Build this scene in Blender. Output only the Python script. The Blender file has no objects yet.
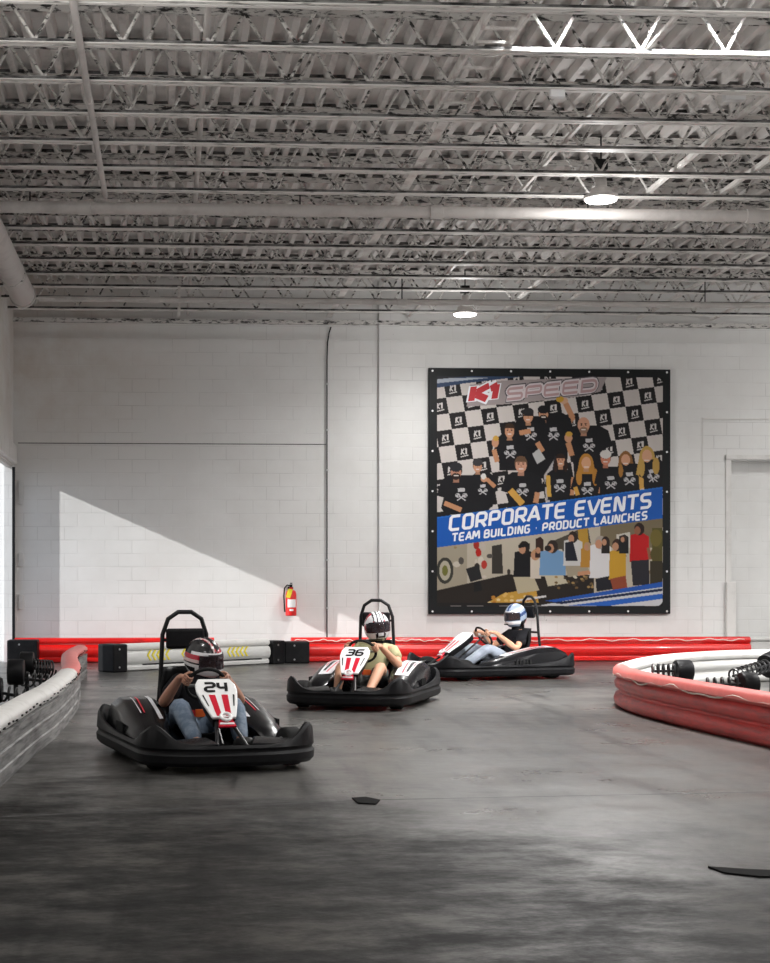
import bpy, bmesh, math, random
import numpy as np
from mathutils import Vector, Matrix, Euler
random.seed(7)
SC = bpy.context.scene
COL = SC.collection
PI = math.pi
R = math.radians
# ------------------------------------------------------------------ camera model (for laying things out)
H = 1.15; FPX = 1500.0; CX = 245.0; CY = 585.0; TH = math.atan(75/1500)
def ray(px, py):
    r = (px-CX)/FPX; u = (CY-py)/FPX
    return Vector((r*math.cos(TH)+math.sin(TH), -r*math.sin(TH)+math.cos(TH), u))
def atY(px, py, Y):
    d = ray(px, py); k = Y/d.y
    return Vector((d.x*k, Y, H+d.z*k))
def gnd(px, py):
    d = ray(px, py); k = -H/d.z
    return Vector((d.x*k, d.y*k, 0))
# ------------------------------------------------------------------ mesh builder
class MB:
    def __init__(s): s.v=[]; s.f=[]; s.m=[]
    def add(s, vs, fs, mi=0, M=None):
        b=len(s.v)
        for p in vs:
            p=Vector(p)
            if M is not None: p=M@p
            s.v.append(p)
        for f in fs: s.f.append([i+b for i in f]); s.m.append(mi)
        return s
    def box(s, c, d, mi=0, M=None, rot=None):
        x,y,z=d[0]/2,d[1]/2,d[2]/2
        vs=[Vector((a*x,b*y,e*z)) for a in(-1,1) for b in(-1,1) for e in(-1,1)]
        if rot is not None:
            Q=Euler(rot).to_matrix(); vs=[Q@v for v in vs]
        vs=[v+Vector(c) for v in vs]
        return s.add(vs,[(0,1,3,2),(4,6,7,5),(0,4,5,1),(2,3,7,6),(0,2,6,4),(1,5,7,3)],mi,M)
    def b2(s, a, b, mi=0, M=None):
        a=Vector(a); b=Vector(b)
        return s.box((a+b)/2, [abs(q) for q in (b-a)], mi, M)
    def tube(s, pts, r, n=8, closed=False, mi=0, M=None, cap=True):
        pts=[Vector(p) for p in pts]; N=len(pts)
        rs=r if isinstance(r,(list,tuple)) else [r]*N
        T=[]
        for i in range(N):
            if closed: t=pts[(i+1)%N]-pts[i-1]
            else: t=pts[min(i+1,N-1)]-pts[max(i-1,0)]
            T.append(t.normalized())
        up=Vector((0,0,1)) if abs(T[0].z)<.9 else Vector((1,0,0))
        nrm=(up-T[0]*up.dot(T[0])).normalized()
        vs=[]
        for i in range(N):
            nrm=(nrm-T[i]*nrm.dot(T[i])).normalized()
            bi=T[i].cross(nrm)
            for k in range(n):
                a=2*PI*k/n
                vs.append(pts[i]+(nrm*math.cos(a)+bi*math.sin(a))*rs[i])
        fs=[]
        for i in range(N if closed else N-1):
            for k in range(n):
                a=i*n+k; b=i*n+(k+1)%n; c=((i+1)%N)*n+(k+1)%n; d=((i+1)%N)*n+k
                fs.append((a,b,c,d))
        if not closed and cap:
            fs.append(tuple(range(n))[::-1]); fs.append(tuple((N-1)*n+k for k in range(n)))
        return s.add(vs,fs,mi,M)
    def lathe(s, prof, n=24, M=None, mi=0):      # prof (r,z), axis z
        vs=[];fs=[]
        for r,z in prof:
            for k in range(n):
                a=2*PI*k/n; vs.append((r*math.cos(a),r*math.sin(a),z))
        for i in range(len(prof)-1):
            for k in range(n):
                fs.append((i*n+k,i*n+(k+1)%n,(i+1)*n+(k+1)%n,(i+1)*n+k))
        fs.append(tuple(range(n))[::-1]); fs.append(tuple((len(prof)-1)*n+k for k in range(n)))
        return s.add(vs,fs,mi,M)
    def sweep(s, prof, path, mi=0, hs=None, mif=None):   # prof (offset to the right of travel, z) closed, path xy
        P=[Vector((p[0],p[1],0)) for p in path]; N=len(P); n=len(prof); vs=[]
        for i in range(N):
            t=(P[min(i+1,N-1)]-P[max(i-1,0)]).normalized(); q=Vector((t.y,-t.x,0))
            h=1 if hs is None else hs[i]
            for o,z in prof: vs.append(P[i]+q*o+Vector((0,0,z*h)))
        b=len(s.v)
        for v in vs: s.v.append(v)
        for i in range(N-1):
            for k in range(n):
                s.f.append([b+i*n+k,b+(i+1)*n+k,b+(i+1)*n+(k+1)%n,b+i*n+(k+1)%n]); s.m.append(mif(i,k) if mif else mi)
        s.f.append([b+k for k in range(n)]); s.m.append(mi)
        s.f.append([b+(N-1)*n+k for k in range(n)][::-1]); s.m.append(mi)
        return s
    def loft(s, secs, mi=0, M=None, cap=True):
        n=len(secs[0]); vs=[p for q in secs for p in q]; fs=[]
        for i in range(len(secs)-1):
            for k in range(n):
                fs.append((i*n+k,i*n+(k+1)%n,(i+1)*n+(k+1)%n,(i+1)*n+k))
        if cap:
            fs.append(tuple(range(n))[::-1]); fs.append(tuple((len(secs)-1)*n+k for k in range(n)))
        return s.add(vs,fs,mi,M)
    def prism(s, poly, a, b, mi=0, M=None):      # poly of 3-D points (planar) swept from offset a to b
        n=len(poly); a=Vector(a); b=Vector(b)
        vs=[Vector(p)+a for p in poly]+[Vector(p)+b for p in poly]
        fs=[tuple(range(n))[::-1],tuple(range(n,2*n))]+[(k,(k+1)%n,n+(k+1)%n,n+k) for k in range(n)]
        return s.add(vs,fs,mi,M)
    def ell(s, c, r, n=16, m=10, mi=0, M=None):
        vs=[];fs=[]
        for i in range(m+1):
            t=PI*i/m
            for k in range(n):
                a=2*PI*k/n; vs.append((c[0]+r[0]*math.sin(t)*math.cos(a),c[1]+r[1]*math.sin(t)*math.sin(a),c[2]+r[2]*math.cos(t)))
        for i in range(m):
            for k in range(n): fs.append((i*n+k,(i+1)*n+k,(i+1)*n+(k+1)%n,i*n+(k+1)%n))
        return s.add(vs,fs,mi,M)
    def build(s, name, mats, parent=None, smooth=False, bevel=0, sub=0, ang=40):
        me=bpy.data.meshes.new(name); me.from_pydata([tuple(v) for v in s.v],[],s.f)
        if not isinstance(mats,(list,tuple)): mats=[mats]
        for m in mats: me.materials.append(m)
        me.polygons.foreach_set('material_index',s.m)
        bm=bmesh.new(); bm.from_mesh(me); bmesh.ops.remove_doubles(bm,verts=bm.verts,dist=1e-6)
        bmesh.ops.recalc_face_normals(bm,faces=bm.faces)
        bm.to_mesh(me); bm.free()
        me.update()
        if smooth:
            me.polygons.foreach_set('use_smooth',[True]*len(me.polygons))
            try: me.set_sharp_from_angle(angle=R(ang))
            except Exception: pass
        o=bpy.data.objects.new(name,me); COL.objects.link(o)
        if parent: o.parent=parent
        if bevel:
            b=o.modifiers.new('bevel','BEVEL'); b.width=bevel; b.segments=2; b.limit_method='ANGLE'; b.angle_limit=R(35)
        if sub:
            b=o.modifiers.new('sub','SUBSURF'); b.levels=sub; b.render_levels=sub
        return o
def tag(o,label=None,cat=None,group=None,kind=None):
    if label: o['label']=label
    if cat: o['category']=cat
    if group: o['group']=group
    if kind: o['kind']=kind
    return o
def empty(name,loc=(0,0,0),rz=0,**k):
    o=bpy.data.objects.new(name,None); COL.objects.link(o); o.location=loc; o.rotation_euler=(0,0,rz); o.empty_display_size=.1
    return tag(o,**k)
def copy_tree(o,parent=None):
    c=o.copy(); COL.objects.link(c)
    if parent: c.parent=parent
    for ch in list(o.children): copy_tree(ch,c)
    return c
# ------------------------------------------------------------------ materials
def nt(m): return m.node_tree.nodes, m.node_tree.links
def mat(name,col,rough=.5,metal=0,spec=.5,coat=0,emit=None,es=0):
    m=bpy.data.materials.new(name); m.use_nodes=True; n,l=nt(m); b=n['Principled BSDF']
    b.inputs['Base Color'].default_value=(*col,1); b.inputs['Roughness'].default_value=rough; b.inputs['Metallic'].default_value=metal
    b.inputs['Specular IOR Level'].default_value=spec; b.inputs['Coat Weight'].default_value=coat
    if emit: b.inputs['Emission Color'].default_value=(*emit,1); b.inputs['Emission Strength'].default_value=es
    return m
def N(n,t,**k):
    x=n.new(t)
    for a,b in k.items():
        if hasattr(x,a): setattr(x,a,b)
        else: x.inputs[a].default_value=b
    return x
def ramp(n,l,fac,stops):
    r=n.new('ShaderNodeValToRGB'); e=r.color_ramp.elements
    e[0].position=stops[0][0]; e[0].color=(*stops[0][1],1); e[1].position=stops[-1][0]; e[1].color=(*stops[-1][1],1)
    for p,c in stops[1:-1]:
        q=e.new(p); q.color=(*c,1)
    l.new(fac,r.inputs['Fac']); return r.outputs['Color']
def dirty(name,col,dcol,scale=6,lo=.5,hi=.7,rough=.6,stretch=(1,1,1),bump=0,coat=0,metal=0,detail=6,spec=.5):
    m=mat(name,col,rough,metal,spec,coat); n,l=nt(m); b=n['Principled BSDF']
    tc=N(n,'ShaderNodeTexCoord'); mp=N(n,'ShaderNodeMapping'); mp.inputs['Scale'].default_value=stretch
    l.new(tc.outputs['Object'],mp.inputs['Vector'])
    no=N(n,'ShaderNodeTexNoise',Scale=scale,Detail=detail,Roughness=.65); l.new(mp.outputs['Vector'],no.inputs['Vector'])
    l.new(ramp(n,l,no.outputs['Fac'],[(lo,col),(hi,dcol)]),b.inputs['Base Color'])
    if bump:
        bp=N(n,'ShaderNodeBump',Strength=bump,Distance=.01); l.new(no.outputs['Fac'],bp.inputs['Height']); l.new(bp.outputs['Normal'],b.inputs['Normal'])
    return m
M={}
M['joist']=dirty('painted_joist_steel',(.68,.66,.635),(.025,.023,.022),9,.50,.60,.55,(1,3,3),0,0,0,8)
M['grime']=dirty('grimy_chord_steel',(.22,.215,.21),(.015,.015,.015),6,.42,.56,.6,(.7,3,3),0,0,0,8)
M['joistlow']=dirty('painted_joist_chord',(.78,.76,.73),(.08,.075,.07),5,.55,.68,.5,(.6,3,3))
M['deck']=dirty('painted_roof_deck',(.78,.755,.735),(.2,.19,.185),3,.5,.85,.6,(1,.5,1))
M['pipe']=dirty('painted_pipe',(.56,.53,.51),(.3,.28,.27),3,.5,.9,.45)
M['strut']=dirty('painted_bridging',(.82,.80,.77),(.3,.19,.18),4,.5,.8,.5)
M['black']=dirty('black_plastic',(.004,.004,.005),(.012,.012,.013),7,.45,.8,.5,spec=.18)
M['blackgloss']=dirty('black_bodywork',(.004,.004,.005),(.016,.016,.018),4,.5,.9,.25,spec=.3)
M['rubber']=mat('tyre_rubber',(.010,.010,.010),.75,spec=.2)
M['darkwall']=mat('dark_painted_wall',(.5,.5,.5),.7)
M['blackmetal']=mat('black_steel',(.012,.012,.013),.4,0,.25)
M['steel']=mat('bare_steel',(.5,.5,.5),.3,1)
M['white']=mat('white_plastic',(.80,.80,.80),.35)
M['decal']=mat('white_decal',(.62,.62,.64),.3)
M['redgloss']=mat('red_decal',(.55,.008,.03),.3)
M['barred']=dirty('red_barrier_plastic',(.72,.010,.008),(.50,.008,.008),2,.4,.8,.3,(1,1,1),0,.2)
M['barpink']=dirty('faded_red_barrier',(.60,.06,.055),(.30,.05,.05),6,.42,.68,.4,(.7,.7,5),.15)
M['cover']=dirty('faded_red_cover',(.68,.15,.13),(.55,.10,.09),5,.4,.8,.4)
M['barwhite']=dirty('white_barrier_plastic',(.62,.62,.605),(.5,.49,.47),3,.45,.95,.35,(1,1,4))
M['coverw']=dirty('white_cover_plastic',(.68,.67,.65),(.45,.43,.41),7,.5,.85,.4)
M['scuff']=dirty('scuffed_grey_board',(.27,.265,.26),(.06,.06,.06),3.5,.42,.66,.55,(.6,.6,9),.3,0,0,8)
M['yellow']=mat('yellow_decal',(.80,.68,.03),.45)
M['seam']=mat('pale_torn_edge',(.80,.74,.66),.6)
M['spring']=mat('spring_steel',(.02,.02,.021),.35,.3)
M['skin']=mat('skin',(.38,.19,.125),.55); M['skin'].node_tree.nodes['Principled BSDF'].inputs['Subsurface Weight'].default_value=.05
M['skin2']=mat('skin_light',(.48,.25,.155),.6)
M['denim']=dirty('blue_denim',(.10,.14,.20),(.25,.30,.36),14,.45,.75,.8)
M['denimgrey']=dirty('grey_denim',(.25,.28,.33),(.14,.16,.2),10,.45,.75,.8)
M['tee']=dirty('black_cotton',(.008,.008,.010),(.016,.016,.018),6,.4,.8,.9,spec=.1)
M['olive']=dirty('olive_cotton',(.36,.34,.19),(.27,.26,.14),6,.4,.8,.85)
M['shorts']=dirty('dark_shorts',(.04,.042,.04),(.07,.07,.065),6,.4,.8,.85)
M['shoe']=mat('dark_shoe',(.03,.03,.03),.6)
M['buckle']=mat('orange_buckle',(.7,.12,.02),.4)
M['belt']=mat('red_belt',(.5,.01,.02),.6)
def visor_mat():
    m=bpy.data.materials.new('tinted_visor'); m.use_nodes=True; n,l=nt(m); b=n['Principled BSDF']
    b.inputs['Base Color'].default_value=(.03,.025,.03,1); b.inputs['Roughness'].default_value=.08
    t=N(n,'ShaderNodeBsdfTransparent'); t.inputs['Color'].default_value=(.75,.7,.72,1)
    mx=N(n,'ShaderNodeMixShader'); mx.inputs['Fac'].default_value=.42
    l.new(t.outputs[0],mx.inputs[1]); l.new(b.outputs[0],mx.inputs[2]); l.new(mx.outputs[0],n['Material Output'].inputs['Surface'])
    return m
M['visor']=visor_mat()
# wall: painted concrete block
def wall_mat():
    m=mat('painted_block_wall',(.8,.8,.79),.5); n,l=nt(m); b=n['Principled BSDF']
    tc=N(n,'ShaderNodeTexCoord'); sx=N(n,'ShaderNodeSeparateXYZ'); l.new(tc.outputs['Object'],sx.inputs[0])
    ad=N(n,'ShaderNodeMath',operation='ADD'); l.new(sx.outputs['X'],ad.inputs[0]); l.new(sx.outputs['Y'],ad.inputs[1])
    cb=N(n,'ShaderNodeCombineXYZ'); l.new(ad.outputs[0],cb.inputs['X']); l.new(sx.outputs['Z'],cb.inputs['Y'])
    # joints wander a little in strength
    br=N(n,'ShaderNodeTexBrick'); br.inputs['Scale'].default_value=1; br.inputs['Brick Width'].default_value=.406; br.inputs['Row Height'].default_value=.203
    br.inputs['Mortar Size'].default_value=.007; br.inputs['Mortar Smooth'].default_value=.6
    l.new(cb.outputs[0],br.inputs['Vector'])
    no=N(n,'ShaderNodeTexNoise',Scale=1.3,Detail=5,Roughness=.6); l.new(cb.outputs[0],no.inputs['Vector'])
    no2=N(n,'ShaderNodeTexNoise',Scale=14,Detail=4,Roughness=.6); l.new(cb.outputs[0],no2.inputs['Vector'])
    base=ramp(n,l,no.outputs['Fac'],[(.3,(.74,.735,.72)),(.65,(.80,.80,.79))])
    jm=N(n,'ShaderNodeMath',operation='MULTIPLY'); 
    nr=N(n,'ShaderNodeMapRange'); nr.inputs['From Min'].default_value=.45; nr.inputs['From Max'].default_value=.8
    n3=N(n,'ShaderNodeTexNoise',Scale=.8,Detail=3,Roughness=.7); l.new(cb.outputs[0],n3.inputs['Vector'])
    l.new(n3.outputs['Fac'],nr.inputs['Value'])
    l.new(br.outputs['Fac'],jm.inputs[0]); l.new(nr.outputs[0],jm.inputs[1])
    mx=N(n,'ShaderNodeMix',data_type='RGBA'); l.new(jm.outputs[0],mx.inputs[0]); l.new(base,mx.inputs[6]); mx.inputs[7].default_value=(.50,.49,.48,1)
    # brownish water stains near the left end of the wall
    sx1=N(n,'ShaderNodeMapRange'); sx1.inputs['From Min'].default_value=.9; sx1.inputs['From Max'].default_value=-1.6
    l.new(sx.outputs['X'],sx1.inputs['Value'])
    sz=N(n,'ShaderNodeMapRange'); sz.inputs['From Min'].default_value=2.4; sz.inputs['From Max'].default_value=4.2; l.new(sx.outputs['Z'],sz.inputs['Value'])
    st=N(n,'ShaderNodeMath',operation='MULTIPLY'); l.new(sx1.outputs[0],st.inputs[0]); l.new(sz.outputs[0],st.inputs[1])
    sn=N(n,'ShaderNodeMapRange'); sn.inputs['From Min'].default_value=.3; sn.inputs['From Max'].default_value=.6; l.new(no.outputs['Fac'],sn.inputs['Value'])
    s2=N(n,'ShaderNodeMath',operation='MULTIPLY'); l.new(st.outputs[0],s2.inputs[0]); l.new(sn.outputs[0],s2.inputs[1])
    s3=N(n,'ShaderNodeMath',operation='MULTIPLY'); l.new(s2.outputs[0],s3.inputs[0]); s3.inputs[1].default_value=.6
    mx2=N(n,'ShaderNodeMix',data_type='RGBA'); l.new(s3.outputs[0],mx2.inputs[0]); l.new(mx.outputs[2],mx2.inputs[6]); mx2.inputs[7].default_value=(.50,.42,.35,1)
    # dark specks and scrapes
    sp=ramp(n,l,no2.outputs['Fac'],[(.73,(0,0,0)),(.78,(1,1,1))])
    mx3=N(n,'ShaderNodeMix',data_type='RGBA'); l.new(sp,mx3.inputs[0]); l.new(mx2.outputs[2],mx3.inputs[6]); mx3.inputs[7].default_value=(.3,.29,.28,1)
    l.new(mx3.outputs[2],b.inputs['Base Color'])
    bp=N(n,'ShaderNodeBump',Strength=.3,Distance=.01); iv=N(n,'ShaderNodeMath',operation='SUBTRACT'); iv.inputs[0].default_value=1
    l.new(br.outputs['Fac'],iv.inputs[1]); l.new(iv.outputs[0],bp.inputs['Height']); l.new(bp.outputs['Normal'],b.inputs['Normal'])
    return m
M['wall']=wall_mat()
M['trim']=dirty('white_painted_trim',(.74,.73,.71),(.5,.49,.47),3,.5,.9,.5)
def floor_mat():
    m=mat('track_concrete',(.2,.2,.2),.4,0,.42); n,l=nt(m); b=n['Principled BSDF']
    tc=N(n,'ShaderNodeTexCoord')
    def noise(sc,st,rot=0,det=6,ro=.6):
        mp=N(n,'ShaderNodeMapping'); mp.inputs['Scale'].default_value=st; mp.inputs['Rotation'].default_value=(0,0,R(rot)); l.new(tc.outputs['Object'],mp.inputs['Vector'])
        x=N(n,'ShaderNodeTexNoise',Scale=sc,Detail=det,Roughness=ro); x.inputs['Distortion'].default_value=0
        l.new(mp.outputs[0],x.inputs['Vector']); return x.outputs['Fac']
    big=noise(.30,(1,1,1),0,4,.5); med=noise(1.1,(.8,1,1),20,9,.72); streak=noise(2.2,(1.5,.16,1),-24,7,.7); streak2=noise(2.6,(1.6,.13,1),16,7,.7); fine=noise(16,(1,1,1),0,5,.7); mid=noise(2.6,(.7,1.1,1),-25,8,.75)
    base=ramp(n,l,big,[(.3,(.062,.060,.057)),(.5,(.092,.089,.084)),(.7,(.135,.129,.120))])
    def mul(a,bc,f=1):
        x=N(n,'ShaderNodeMix',data_type='RGBA',blend_type='MULTIPLY'); x.inputs[0].default_value=f; l.new(a,x.inputs[6]); l.new(bc,x.inputs[7]); return x.outputs[2]
    c=mul(base,ramp(n,l,med,[(.32,(.45,.45,.46)),(.5,(.95,.95,.95)),(.7,(1.25,1.24,1.22))]))
    c=mul(c,ramp(n,l,streak,[(.34,(.28,.28,.29)),(.47,(1,1,1))]))
    c=mul(c,ramp(n,l,streak2,[(.34,(.35,.35,.35)),(.46,(1,1,1))]))
    c=mul(c,ramp(n,l,fine,[(.3,(.8,.8,.8)),(.7,(1.2,1.2,1.2))]))
    # broad dark band over the near track: racing-line rubber plus painted-in dim light
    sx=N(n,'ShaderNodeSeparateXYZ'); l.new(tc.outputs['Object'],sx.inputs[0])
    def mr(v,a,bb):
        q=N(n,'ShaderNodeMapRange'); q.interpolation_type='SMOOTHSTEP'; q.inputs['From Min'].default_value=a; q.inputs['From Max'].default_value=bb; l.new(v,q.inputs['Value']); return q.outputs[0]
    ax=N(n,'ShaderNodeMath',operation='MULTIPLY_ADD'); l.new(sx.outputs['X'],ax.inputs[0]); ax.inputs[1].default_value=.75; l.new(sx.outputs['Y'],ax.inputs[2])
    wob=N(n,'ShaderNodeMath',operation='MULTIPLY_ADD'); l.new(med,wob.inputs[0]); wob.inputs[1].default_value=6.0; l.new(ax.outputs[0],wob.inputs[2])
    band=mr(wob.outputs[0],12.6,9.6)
    rub_dim=N(n,'ShaderNodeMix',data_type='RGBA',blend_type='MULTIPLY'); l.new(band,rub_dim.inputs[0]); l.new(c,rub_dim.inputs[6]); l.new(ramp(n,l,mid,[(.38,(.05,.05,.052)),(.50,(.18,.18,.18)),(.64,(.50,.49,.47))]),rub_dim.inputs[7])
    l.new(rub_dim.outputs[2],b.inputs['Base Color'])
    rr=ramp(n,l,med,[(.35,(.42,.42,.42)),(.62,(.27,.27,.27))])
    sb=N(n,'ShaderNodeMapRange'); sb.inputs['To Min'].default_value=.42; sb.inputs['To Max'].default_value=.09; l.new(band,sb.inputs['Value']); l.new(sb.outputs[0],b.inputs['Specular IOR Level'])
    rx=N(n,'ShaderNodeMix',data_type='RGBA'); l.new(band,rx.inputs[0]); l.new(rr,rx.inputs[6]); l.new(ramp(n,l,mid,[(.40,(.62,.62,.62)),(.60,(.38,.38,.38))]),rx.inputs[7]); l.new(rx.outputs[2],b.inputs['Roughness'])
    bp=N(n,'ShaderNodeBump',Strength=.35,Distance=.012)
    mm=N(n,'ShaderNodeMath',operation='MULTIPLY_ADD'); l.new(fine,mm.inputs[0]); mm.inputs[1].default_value=.35; l.new(med,mm.inputs[2]); m2=N(n,'ShaderNodeMath',operation='MULTIPLY_ADD'); l.new(mid,m2.inputs[0]); m2.inputs[1].default_value=.8; l.new(mm.outputs[0],m2.inputs[2]); l.new(m2.outputs[0],bp.inputs['Height']); l.new(bp.outputs['Normal'],b.inputs['Normal'])
    return m
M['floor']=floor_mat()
M['asphalt']=dirty('outside_paving',(.3,.3,.29),(.2,.2,.2),3,.4,.8,.9)
M['lens']=mat('lamp_lens',(.9,.9,.9),.5,emit=(1,.98,.95),es=14)
M['lensn']=mat('lit_tube',(.9,.9,.9),.5,emit=(1,1,1),es=6)
M['joint']=dirty('joint_filler',(.02,.02,.02),(.12,.12,.12),9,.4,.7,.6)
M['tar']=mat('black_tar',(.006,.006,.006),.9,0,.1)
M['bborder']=mat('black_vinyl',(.010,.011,.012),.5,spec=.2)
M['print_white']=mat('print_white',(.78,.80,.84),.5); M['print_red']=mat('print_red',(.50,.02,.03),.5); M['print_dark']=mat('print_dark',(.06,.05,.06),.5); M['print_pale']=mat('print_pale',(.62,.56,.57),.5); M['print_grey']=mat('print_grey',(.42,.27,.28),.5)
def print_mat():
    m=mat('printed_vinyl',(1,1,1),.45); n,l=nt(m); a=n.new('ShaderNodeAttribute'); a.attribute_name='print'; g=N(n,'ShaderNodeMix',data_type='RGBA',blend_type='MULTIPLY'); g.inputs[0].default_value=1; g.inputs[7].default_value=(.74,.72,.70,1); l.new(a.outputs['Color'],g.inputs[6]); l.new(g.outputs[2],n['Principled BSDF'].inputs['Base Color']); n['Principled BSDF'].inputs['Specular IOR Level'].default_value=.2; return m
M['print']=print_mat()
# ================================================================== THE SETTING
WY=22.7; XL=-2.35; XR=13.0; YB=-10.0; ZB=5.15; ZT=5.76
def structure(mb,name,m,**k): return tag(mb.build(name,m,**k),kind='structure')
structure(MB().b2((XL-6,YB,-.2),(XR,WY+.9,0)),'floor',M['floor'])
# floor joints, part of the floor itself
fl=bpy.data.objects['floor']
j=MB(); a=gnd(0,817); b=gnd(375,800); c=gnd(770,792)
for p,q in ((a,b),(b,c)):
    d=(q-p).normalized(); w=Vector((-d.y,d.x,0))*.012
    j.add([p-w+Vector((0,0,.001)),q-w+Vector((0,0,.001)),q+w+Vector((0,0,.001)),p+w+Vector((0,0,.001))],[(0,1,2,3)])
j.build('expansion_joint',M['joint'],fl)
# back wall with a blocked doorway recess
dL=atY(731,461,WY); dz=dL.z; dx0=dL.x; dx1=dx0+1.25
w=MB(); w.b2((XL-.25,WY,0),(dx0,WY+.25,6.2)); w.b2((dx0,WY,dz),(dx1,WY+.25,6.2)); w.b2((dx1,WY,0),(XR,WY+.25,6.2))
structure(w,'wall_back',M['wall'])
structure(MB().b2((dx0,WY+.19,0),(dx1,WY+.25,dz)),'door_1',M['wall'])
t=MB(); fz=atY(728,455,WY).z; fx=atY(725.5,455,WY).x
t.b2((fx,WY-.02,0),(dx0,WY,fz)); t.b2((fx,WY-.035,fz-.07),(dx1+.1,WY,fz)); t.b2((dx1,WY-.02,0),(dx1+.1,WY,fz))
structure(t,'trim_1',M['trim'])
# raised plaster surround above the doorway
sz=atY(702,418,WY).z; sx=atY(702,418,WY).x
structure(MB().b2((sx,WY-.018,sz-.02),(XR-.5,WY,sz)).b2((sx,WY-.007,.4),(sx+.015,WY,sz)),'trim_2',M['trim'])
# pilaster
p0=atY(378.5,400,WY).x; p1=atY(399,400,WY).x
structure(MB().b2((p0,WY-.06,0),(p1,WY,5.75)),'trim_3',M['wall'])
# ledger steel along the wall top
structure(MB().b2((XL,WY-.085,5.10),(XR,WY,5.16)),'trim_4',M['joist'])
l0=atY(18,443,WY); l1_=atY(326,443.5,WY)
structure(MB().b2((l0.x,WY-.003,l0.z-.006),(l1_.x,WY,l0.z+.006)),'trim_8',M['joint'])
# guard strip by the doorway
g0=atY(726,582,WY-.05); g1=atY(735,582,WY-.05)
structure(MB().b2((g0.x,WY-.09,0),(g1.x,WY-.03,g0.z)),'trim_5',M['trim'],bevel=.005)
# left wall: daylight opening at the corner
o2a,o2b,o2z=19.4,22.50,2.94
w=MB(); T=.12
w.b2((XL-T,YB,0),(XL,o2a,6.2))
w.b2((XL-T,o2a,o2z),(XL,o2b,6.2)); w.b2((XL-T,o2b,0),(XL,WY,6.2))
structure(w,'wall_left',M['wall'])
structure(MB().b2((XL,o2a-.3,o2z+.03),(XL+.06,WY-.02,o2z+.30)).b2((XL-.10,o2a,o2z-.03),(XL-.02,o2b,o2z)),'trim_6',M['trim'],bevel=.01)
structure(MB().b2((XL,o2b,0),(XL+.04,o2b+.05,o2z-.03)),'trim_7',M['blackmetal'])
structure(MB().b2((XR,YB,0),(XR+.2,WY,6.2)),'wall_right',M['darkwall'])
structure(MB().b2((XL-.2,YB-.2,0),(XR,YB,6.2)),'wall_front',M['darkwall'])
# the building steps back outside the corner opening
bx=XL-4.2
w=MB(); w.b2((bx,23.5,0),(XL,23.6,3.6)); structure(w,'wall_bay_end',M['trim'])
dd=empty('sectional_door',(XL-1.6,23.42,0),label='white sectional overhead door seen through the corner opening on the far left',cat='door')
hs=[0]+[H+(CY-y)/FPX*23.4 for y in (650,617,584)]
while hs[-1]<3.0: hs.append(hs[-1]+.51)
for a_,b_ in zip(hs[:-1],hs[1:]): MB().b2((-1.5,0,a_+.006),(1.25,.05,b_-.006)).build('door_panel',M['white'],dd,bevel=.004)
MB().b2((-1.5,.03,0),(1.25,.06,hs[-1])).build('door_backing',M['black'],dd)
# outside ground
structure(MB().b2((-60,-30,-.25),(XL-6,60,-.05)),'ground',M['asphalt'])
# roof deck: fluted steel, flutes run front to back
d=MB(); pr=[]; x=XL-.3; pit=.203
while x<XR+.3:
    pr+=[(x,ZT),(x+.055,ZT),(x+.08,ZT+.075),(x+.178,ZT+.075)]; x+=pit
n=len(pr)
d.add([(a,YB,b) for a,b in pr]+[(a,WY+.2,b) for a,b in pr]+[(a,YB,b+.02) for a,b in pr]+[(a,WY+.2,b+.02) for a,b in pr],
      [(i,i+1,n+i+1,n+i) for i in range(n-1)]+[(2*n+i,3*n+i,3*n+i+1,2*n+i+1) for i in range(n-1)])
d.b2((XL-.3,YB,ZT+.12),(XR+.3,WY+.3,ZT+.16))
structure(d,'ceiling',M['deck'])
# ================================================================== ROOF STEEL
ordn=['first','second','third','fourth','fifth','sixth','seventh','eighth','ninth','tenth','eleventh','twelfth','thirteenth','fourteenth','fifteenth','sixteenth','seventeenth']
X1=11.6
def joist():
    r=empty('roof_joist',(0,0,ZB))
    m=MB()
    for s in (-1,1):
        m.b2((XL,s*.008,0),(X1,s*.05,.008))
    m.build('bottom_chord',M['joistlow'],r)
    m=MB()
    for s in (-1,1): m.b2((XL,s*.008,.008),(X1,s*.014,.042))
    m.build('chord_leg',M['grime'],r)
    MB().b2((XL,-.012,ZT-ZB+.001),(X1,.012,ZT-ZB+.045)).build('dark_void_strip',M['grime'],r)  # added dark strip standing in for the dark flute voids above the chord
    m=MB(); h=ZT-ZB
    for s in (-1,1):
        m.b2((XL,s*.008,h-.006),(X1,s*.055,h)); m.b2((XL,s*.008,h-.055),(X1,s*.014,h))
    m.build('top_chord',M['joist'],r)
    m=MB(); x=XL+.02; k=0; hp=.325
    while x+hp<X1:
        z0,z1=(.03,h-.03) if k%2==0 else (h-.03,.03)
        sh=.03
        m.tube([(x+(sh if k%2==0 else 0),0,z0),(x+hp-(0 if k%2==0 else -sh),0,z1)],.0135,6); x+=hp; k+=1
    m.build('web',M['joist'],r)
    return r
J0=joist(); first=True
for i in range(-3,14):
    o=J0 if first else copy_tree(J0); first=False
    o.location=(0,11.16+.825*i,ZB)
    for c in o.children:
        if c.name.startswith('web'): c.location.x=random.choice([0,.12,.22,.31])
    k=13-i
    tag(o,label='pale dirty open-web steel roof joist, %s one out from the block wall'%ordn[k],cat='roof joist',group='open-web roof joists')
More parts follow.
